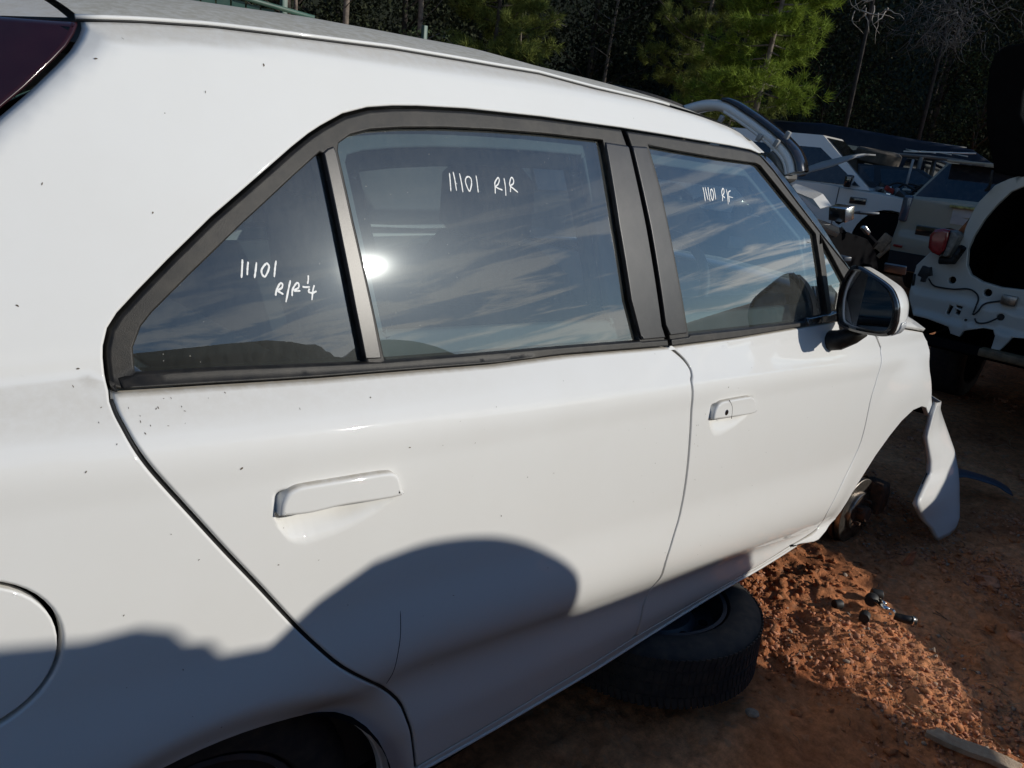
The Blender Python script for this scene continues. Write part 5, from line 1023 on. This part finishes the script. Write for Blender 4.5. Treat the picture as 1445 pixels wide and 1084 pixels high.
t = empty('navy_van', (16.6, 5.6, -.1), math.radians(-62), 'dark navy van behind the other wrecks, nose down', 'van'); t.rotation_euler = (0, math.radians(4), math.radians(-62))
extrude_profile('body', [(-2.6, .4), (-2.7, 1.2), (-2.5, 2.0), (-1.5, 2.12), (1.2, 2.08), (1.6, 1.9), (2.1, 1.3), (2.5, .9), (2.5, .4)], -.9, .9, P_BLUE, t, sm=1)
for k in range(3): 
    x0 = -2.2 + k * 1.15; mesh_obj('side_window', [(x0, -.92, 1.25), (x0 + 1.0, -.92, 1.25), (x0 + .95, -.90, 1.8), (x0 + .03, -.90, 1.8), (x0, -.86, 1.25), (x0 + 1.0, -.86, 1.25), (x0 + .95, -.86, 1.8), (x0 + .03, -.86, 1.8)], [(0, 1, 2, 3), (4, 7, 6, 5), (0, 4, 5, 1), (1, 5, 6, 2), (2, 6, 7, 3), (3, 7, 4, 0)], PGLASS, t)
MB().tube([(-2.5, -.75, 2.03), (1.1, -.75, 2.09)], .02, 6).build('roof_rail', P_GREY, t)
add_wheels(t, [(-1.6, -.8, .35), (1.7, -.8, .35)])
t = empty('grey_wagon', (15.2, 3.9, 0), math.radians(-48), 'grey wagon with bare silver window frames right of the navy van', 'car')
extrude_profile('body', [(-2.1, .3), (-2.2, .8), (-2.0, 1.05), (1.0, 1.05), (2.0, .92), (2.3, .6), (2.2, .3)], -.86, .86, P_GREY, t)
for y in (-.75, .75):
    mb = MB().tube(catmull([(-2.0, y, 1.05), (-1.9, y * .9, 1.5), (-1.6, y * .85, 1.62), (-.2, y * .85, 1.64), (.4, y * .87, 1.5), (1.1, y, 1.06)], 5), .03, 6); mb.tube([(-.9, y, 1.05), (-.85, y * .85, 1.63)], .04, 6); mb.tube([(.0, y, 1.05), (-.05, y * .85, 1.62)], .04, 6); mb.build('window_frame', P_GREY, t)
bm = bmesh.new(); box(bm, (-.9, 0, 1.64), (1.7, 1.3, .03)); bm_obj('roof', bm, P_GREY, t, True, .01)
o = MB().tube(catmull([(13.6, 3.35, 1.30), (13.5, 3.2, 1.34), (13.4, 3.05, 1.30), (13.4, 2.95, 1.2)], 4), [.06] * 6 + [.10] * 7, 8).build('yellowed_bottle', simple('yellowed_plastic', (.55, .45, .25), .5)); tag(o, 'yellowed plastic bottle lying among the engine parts behind the ute', 'plastic bottle')
o = MB().tube([(11.6, 3.35, 1.0), (11.55, 3.32, 1.55)], .018, 6).build('bonnet_stay', P_SILVER); tag(o, 'thin upright metal stay rod behind the open engine bay', 'rod')
t = empty('roof_rack', (14.6, 4.0, 1.66), math.radians(-52), 'bent pale roof rack lying on the grey wagon', 'roof rack')
mb = MB()
for k in range(2): mb.tube([(-.5, -.2 + .4 * k, .05), (.5, -.25 + .4 * k, .12)], .014, 6)
mb.build('rail', P_WHITE2, t); mb = MB()
for k in range(4): mb.tube([(-.4 + .26 * k, -.25, .06), (-.45 + .26 * k, .25, .09)], .010, 6)
mb.build('crossbar', P_WHITE2, t)
# dark tyre standing behind the roof (top left of the bonnet frame)
t = empty('loose_tyre', (4.55, 2.85, 1.52), math.radians(10), 'black tyre lying behind the white roof, left of the raised bonnet', 'tyre'); t.rotation_euler = (.15, .1, .2)
bm = bmesh.new(); lathe(bm, [(.19, .0), (.28, .0), (.31, .03), (.315, .1), (.31, .17), (.28, .2), (.19, .2), (.18, .1), (.19, 0)], 40); bm_obj('casing', bm, TYRE, t)
t = empty('black_coupe', (3.2, 3.3, .1), 0, 'low black coupe hidden behind the white hatchback, tyre on its roof', 'car')
extrude_profile('body', [(-2.1, .3), (-2.2, .7), (-2.0, .92), (1.2, .95), (2.0, .8), (2.1, .3)], -.8, .8, P_DARK, t); cabin('roof_and_pillars', [(-1.3, .92), (1.2, .92)], [(-.6, 1.37), (.5, 1.37)], .75, .58, P_DARK, t)
# ------------------------------------------------------------------ fence
GREEN = simple('green_steel', (.035, .095, .075), .5, var=.25, scale=3, dust=.2, dustcol=(.2, .2, .15))
t = empty('green_fence', (3.0, 9.3, 0), 0, 'green sheet-metal fence panel with a sloping rail behind the roof', 'fence')
for k in range(24):
    x = 1.6 + k * .145; y = 8.825 - (x - 4.04) * .53; zt = 2.50 - (x - 4.4) * .16
    bm = bmesh.new(); box(bm, (x - 3.0, y - 9.3, zt / 2), (.145, .02, zt), Matrix.Rotation(-.487, 4, 'Z')); bm_obj('slat', bm, GREEN, t, False)
yy = lambda x: 8.79 - (x - 4.04) * .53 - 9.3
MB().tube([(1.4 - 3, yy(1.4), 3.02), (5.1 - 3, yy(5.1), 2.43)], .03, 6).build('rail', GREEN, t); MB().tube([(1.4 - 3, yy(1.4), .5), (4.9 - 3, yy(4.9), .5)], .03, 6).build('rail', GREEN, t)
for (x, y, z, lb) in ((7.8, 9.55, 2.78, 'dull green steel post standing among the trees behind the roof'), (4.9, 8.6, 3.2, 'dark green steel post at the end of the green fence')):
    bm = bmesh.new(); box(bm, (0, 0, z / 2), (.07, .07, z)); o = bm_obj('fence_post', bm, GREEN, None, True, .006); o.location = (x, y, 0); tag(o, lb, 'post', 'green fence posts')

# ------------------------------------------------------------------ vegetation
def leafmat(name, col, var=.5, trans=.25):
    m, n, b, L = newmat(name); b.inputs['Roughness'].default_value = .65; b.inputs['Specular IOR Level'].default_value = .12
    ge = node(n, 'ShaderNodeNewGeometry'); r = node(n, 'ShaderNodeMapRange'); r.inputs['To Min'].default_value = 1 - var; r.inputs['To Max'].default_value = 1 + var; L(ge.outputs['Random Per Island'], r.inputs['Value'])
    mm = node(n, 'ShaderNodeMixRGB', blend_type='MULTIPLY', Fac=1); mm.inputs['Color1'].default_value = (*col, 1); L(r.outputs[0], mm.inputs['Color2'])
    L(mm.outputs[0], b.inputs['Base Color'])
    if trans:
        o = n.nodes['Material Output']; tl = node(n, 'ShaderNodeBsdfTranslucent'); L(mm.outputs[0], tl.inputs[0]); mx_ = node(n, 'ShaderNodeMixShader'); mx_.inputs[0].default_value = trans; L(b.outputs[0], mx_.inputs[1]); L(tl.outputs[0], mx_.inputs[2]); L(mx_.outputs[0], o.inputs[0])
    return m
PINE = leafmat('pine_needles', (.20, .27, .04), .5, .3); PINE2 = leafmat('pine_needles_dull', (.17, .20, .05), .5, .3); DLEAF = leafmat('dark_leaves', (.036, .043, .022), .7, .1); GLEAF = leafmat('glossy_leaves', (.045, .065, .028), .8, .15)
BARK = simple('pale_bark', (.16, .13, .105), .9, var=.5, scale=12, bump=.5, bscale=40); BARKD = simple('dark_bark', (.05, .04, .033), .9, var=.5, scale=12, bump=.5, bscale=40); TWIG = simple('grey_twigs', (.12, .115, .11), .9)
def blades(C_, Dn_, L_, W_, r):
    """thin needle triangles: centres, directions, lengths"""
    n = len(C_); side = np.cross(Dn_, r.normal(size=(n, 3))); side /= np.linalg.norm(side, axis=1)[:, None] + 1e-9
    V = np.empty((n, 3, 3)); V[:, 0] = C_ - side * W_[:, None]; V[:, 1] = C_ + side * W_[:, None]; V[:, 2] = C_ + Dn_ * L_[:, None]
    return V.reshape(-1, 3), np.arange(3 * n).reshape(n, 3)
def pine(x, y, h, cr, nb, label, mat, trunk=BARK, seed=1, z0=1.5, lean=(.0, .0), tuft=26, tw=.055, needle=.17, group='pine trees at the edge of the yard'):
    r = np.random.default_rng(seed); t = empty('pine_tree', (x, y, 0), 0, label, 'pine tree', group)
    tp = catmull([(0, 0, -.2), (lean[0] * .3, lean[1] * .3, h * .35), (lean[0] * .6, lean[1] * .6, h * .7), (lean[0], lean[1], h)], 5); mb = MB().tube(tp, list(np.linspace(.075, .02, len(tp))), 8); mb.build('trunk', trunk, t)
    TP = np.array([p[:] for p in tp]); limbs = MB(); Cs = []; Ds = []
    for i in range(nb):
        z = z0 + (h - z0) * ((i + r.random()) / nb); b0 = np.array([np.interp(z, TP[:, 2], TP[:, k]) for k in range(2)] + [z]); a = r.uniform(0, 2 * math.pi) if True else 0; l = cr * (1 - .55 * (z - z0) / (h - z0)) * r.uniform(.55, 1.1)
        e = b0 + np.array([math.cos(a) * l, math.sin(a) * l, l * r.uniform(-.05, .45)]); m_ = (b0 + e) / 2 + [0, 0, -l * .08]; pp = catmull([b0, m_, e], 4); limbs.tube(pp, list(np.linspace(.018, .005, len(pp))), 5)
        pa = np.array([p[:] for p in pp])
        for k in range(tuft):
            s = r.uniform(.3, 1.0); p = np.array([np.interp(s * (len(pa) - 1), range(len(pa)), pa[:, j]) for j in range(3)]); p = p + r.normal(size=3) * [.16, .16, .10] * l * .75; d = (e - b0) / l + np.array([0, 0, .5]) + r.normal(size=3) * .5; d /= np.linalg.norm(d); Cs.append(p); Ds.append(d)
    limbs.build('limbs', trunk, t); Cs = np.array(Cs); Ds = np.array(Ds); nn = 42
    Cc = np.repeat(Cs, nn, 0) + r.normal(size=(len(Cs) * nn, 3)) * tw * .5; Dd = np.repeat(Ds, nn, 0) * .9 + r.normal(size=(len(Cc), 3)) * .55; Dd /= np.linalg.norm(Dd, axis=1)[:, None]
    V, F = blades(Cc, Dd, r.uniform(.6, 1.1, len(Cc)) * needle, np.full(len(Cc), .0062), r); big_mesh('crown', V, F, mat, t); return t
def leaf_tree(x, y, h, cr, n, label, seed, mat=DLEAF, z0=.8, ls=.06, trunk=BARKD, tr=.10, clump=60, cat='tree', group='dark forest trees behind the yard', lean=0., squash=1.):
    r = np.random.default_rng(seed); t = empty('forest_tree', (x, y, 0), 0, label, cat, group)
    tp = catmull([(0, 0, -.2), (lean * .3, 0, h * .4), (lean, 0, h * .95)], 6); mb = MB().tube(tp, list(np.linspace(tr, tr * .25, len(tp))), 7)
    cl = []
    for k in range(clump):
        z = z0 + (h - z0) * r.random() ** .9; a = r.uniform(0, 6.28); rad = cr * math.sqrt(r.random()) * (1 - .35 * abs(z / h - .6)); cl.append((math.cos(a) * rad + lean * z / h, math.sin(a) * rad * squash, z))
        if k % 4 == 0: mb.tube([(lean * z / h * .8, 0, z * .75), (cl[-1][0] * .6, cl[-1][1] * .6, z * .93), cl[-1]], [.03, .018, .006], 5)
    mb.build('trunk', trunk, t); cl = np.array(cl); pick = r.integers(0, clump, n); P = cl[pick] + r.normal(size=(n, 3)) * cr * [.20, .20, .16]; D_ = r.normal(size=(n, 3)); D_ /= np.linalg.norm(D_, axis=1)[:, None]
    V, F = blades(P, D_, r.uniform(.6, 1.5, n) * ls, r.uniform(.25, .5, n) * ls, r); big_mesh('crown', V, F, mat, t); return t
pine(13.05, 6.85, 5.6, 1.25, 60, 'bright green pine with a pale leaning trunk right of the roof', PINE, seed=2, z0=2.3, lean=(.12, -.42), tuft=26)
pine(16.0, 10.2, 6.2, 1.9, 40, 'dull green pine with drooping boughs above the front doors', PINE2, seed=3, z0=1.9, lean=(.2, -.4), tuft=24)
pine(14.6, 8.2, 4.6, 1.3, 30, 'olive pine with bare lower twigs left of the bright pine', PINE2, seed=9, z0=1.9, lean=(.2, -.1), tuft=20)
pine(10.5, 11.0, 5.0, 1.65, 64, 'rounded olive pine above the rear of the white roof', PINE2, seed=4, z0=1.4, lean=(.1, -.2), tuft=26, trunk=BARKD)
# thin pale trunks standing in the dark
saps = [(5.2, 11.2, .03, .05, 'thin pale sapling just right of the green fence'), (6.7, 11.9, .05, .12, 'pale forked sapling left of the stout trunk'), (7.0, 12.1, .045, .2, 'pale leaning sapling next to the forked one'), (7.6, 11.6, .075, .14, 'stout pale trunk left of the green post'), (9.2, 11.5, .07, .06, 'grey-brown trunk right of the green post'), (12.4, 12.0, .035, -.1, 'thin dark pink-brown trunk inside the olive pine'), (15.7, 12.6, .06, .5, 'broken pale trunk leaning behind the dull pine'), (20.5, 11.5, .05, .3, 'slender pale trunk in the dark trees right of the pine'), (23, 9.8, .06, .6, 'leaning pale trunk in the dark forest above the navy van'), (24, 7.6, .05, .9, 'pale leaning trunk at the far right of the forest')]
for i, (x, y, rad, ln, lb) in enumerate(saps):
    r = np.random.default_rng(100 + i); t = empty('bare_sapling', (x, y, 0), 0, lb, 'tree', 'bare pale trunks in front of the forest'); h = 6.5
    p = catmull([(0, 0, -.2), (ln * .3 + r.normal() * .05, 0, 2), (ln * .7, r.normal() * .06, 4), (ln * 1.3, 0, h)], 5); MB().tube(p, list(np.linspace(rad, rad * .4, len(p))), 8).build('trunk', BARK, t); mb = MB()
    for k in range(16):
        z = r.uniform(1.2, 5); a = r.uniform(0, 6.28); l = r.uniform(.3, 1.0); b0 = Vector((ln * z / h, 0, z)); mb.tube([b0, b0 + Vector((math.cos(a) * l * .5, math.sin(a) * l * .5, l * .25)), b0 + Vector((math.cos(a) * l, math.sin(a) * l, l * r.uniform(-.1, .6)))], [.012, .008, .003], 4)
    mb.build('twigs', TWIG, t)
# dead grey twiggy crown and white dead branch
for nm, (x, y, z), n, sp, lb, lab in (('dead_tree', (20.5, 6.4, 4.3), 230, 1.1, 'dead grey tree with a hanging mass of fine twigs at top right', 1), ('dead_tree', (18.2, 7.25, 4.5), 26, .5, 'white dead branch forking at the top of the frame', 0)):
    r = np.random.default_rng(77 + n); t = empty(nm, (x, y, 0), 0, lb, 'tree'); MB().tube([(0, 0, -.2), (.1, .05, 2.5), (0, 0, z + 1.5)], [.07, .05, .03], 7).build('trunk', BARKD, t); mb = MB()
    for k in range(n):
        p = Vector((r.normal() * sp * .35, r.normal() * sp * .45, z + r.uniform(.0, 1.1))); d = Vector((r.normal() * .4, r.normal() * .5, -r.uniform(.2, 1))); pts = [p]
        for s in range(5): d = (d + Vector(r.normal(size=3) * .35)).normalized(); pts.append(pts[-1] + d * r.uniform(.08, .2))
        mb.tube(pts, list(np.linspace(.009 if lab else .016, .002, 6)), 4)
    mb.build('twigs', TWIG if lab else simple('white_dead_wood', (.42, .38, .33), .8), t)
# forest
ft = []; r = np.random.default_rng(5); k = 0
side = ['left', 'right']
spots = [(4, 16.5), (6.5, 15.5), (9, 15.8), (11.5, 15), (14, 15.2), (16.5, 13.6), (18.5, 12.2), (20.2, 10.4), (21.8, 8.8), (23.0, 7.0), (24.0, 5.2), (24.6, 3.2), (25.4, 1.2), (8, 19), (12, 18.6), (16, 17.4), (20, 14.8), (24, 11), (27, 6.5), (28, 2)]
names = ['behind the green fence', 'behind the pale saplings', 'behind the stout pale trunk', 'left of the olive pine', 'behind the olive pine', 'between the olive pine and the dull pine', 'behind the dull pine', 'behind the bright pine', 'right of the bright pine', 'above the white ute', 'above the navy van', 'above the champagne wagon', 'behind the raised black tailgate']
for i, (x, y) in enumerate(spots):
    lb = ('dark leafy forest tree ' + names[i]) if i < len(names) else 'tall dark tree deep in the forest'
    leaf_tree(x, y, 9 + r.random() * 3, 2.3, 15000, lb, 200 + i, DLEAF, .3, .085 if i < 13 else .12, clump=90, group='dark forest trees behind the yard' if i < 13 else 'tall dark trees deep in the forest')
for i, (x, y, h, lb) in enumerate([(19.2, 8.3, 3.6, 'glinting leafy bush above the navy van'), (17.8, 9.4, 2.6, 'small glinting bush right of the bright pine'), (22.0, 5.6, 4.2, 'sparse olive bush left of the raised black tailgate'), (8.6, 10.6, 2.9, 'low yellow-green fern-like bush beside the saplings')]):
    leaf_tree(x, y, h, 1.2 if i < 3 else .5, 4200 if i < 3 else 900, lb, 300 + i, GLEAF, .4, .06, clump=40, tr=.03, cat='bush', group='leafy bushes in front of the forest')
# undergrowth: low dark mass at the forest edge
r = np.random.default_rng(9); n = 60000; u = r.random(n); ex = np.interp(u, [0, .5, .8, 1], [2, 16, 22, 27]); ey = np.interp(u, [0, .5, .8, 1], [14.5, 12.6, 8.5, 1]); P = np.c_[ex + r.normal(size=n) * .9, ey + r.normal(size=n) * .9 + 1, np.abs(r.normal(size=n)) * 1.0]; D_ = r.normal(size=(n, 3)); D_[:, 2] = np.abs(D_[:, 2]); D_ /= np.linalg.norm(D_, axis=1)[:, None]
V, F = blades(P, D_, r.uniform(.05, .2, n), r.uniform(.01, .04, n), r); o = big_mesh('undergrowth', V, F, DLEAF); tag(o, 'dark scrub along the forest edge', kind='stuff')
# hill closing off the far side of the forest
V = []; F = []; n = 60
HILL = simple('forest_hill', (.018, .024, .012), 1.0, var=.5, scale=.5)
for i in range(n + 1):
    a = math.radians(-15 + 175 * i / n)
    for k, (rd, z) in enumerate(((30, -.6), (34, 6), (40, 14), (52, 20), (70, 22))): V.append((rd * math.cos(a) + 2, rd * math.sin(a) - 2, z + (k > 0) * 2.0 * vnoise(np.array([i * .4]), np.array([k * 1.7]), 3)[0]))
for i in range(n):
    for k in range(4): F.append((5 * i + k, 5 * i + k + 1, 5 * i + 6 + k, 5 * i + 5 + k))
o = mesh_obj('hill', V, F, HILL, None, True); tag(o, 'dark wooded hillside behind the forest', kind='structure')
# unseen trees added to shade the far wrecks; a low rise mirrors in the glass
for i, (x, y, h, cr, lb) in enumerate([(11.6, -1.9, 4.6, 1.3, 'unseen leafy tree added for shade beyond the sedan, nearest of the sunward trees'), (14.6, -1.3, 3.4, 1.4, 'unseen leafy tree added for shade, second along the sunward side'), (18.3, .3, 5.0, 1.5, 'unseen broad leafy tree added for shade at the far end of the sunward side')]):
    leaf_tree(x, y, h, cr, 12000 if i < 3 else 30000, lb, 400 + i, DLEAF if i < 3 else GLEAF, .3, .12 if i < 3 else .13, clump=90 if i < 3 else 260, group='unseen trees added on the sunward side to shade the wrecks')
V = []; F = []; n = 260
for i in range(n + 1):
    a = math.radians(-2 - 200 * i / n); bumpy = .25 * vnoise(np.array([i * 7.3]), np.array([1.]), 7)[0] + 1.1 * vnoise(np.array([i * .19]), np.array([2.]), 8)[0] + .8 * vnoise(np.array([i * .66]), np.array([5.]), 9)[0]
    for k, (rd, z) in enumerate(((44, -.6), (45, 1.6), (46.5, 2.9), (52, 3.4), (75, 3.0))): V.append((rd * math.cos(a) + 2, rd * math.sin(a) - 2, z + (bumpy if k > 1 else 0)))
for i in range(n):
    for k in range(4): F.append((5 * i + k, 5 * i + 5 + k, 5 * i + 6 + k, 5 * i + 1 + k))
o = mesh_obj('hill', V, F, HILL, None, True); tag(o, 'low wooded rise beyond the sunward side of the yard', kind='structure')
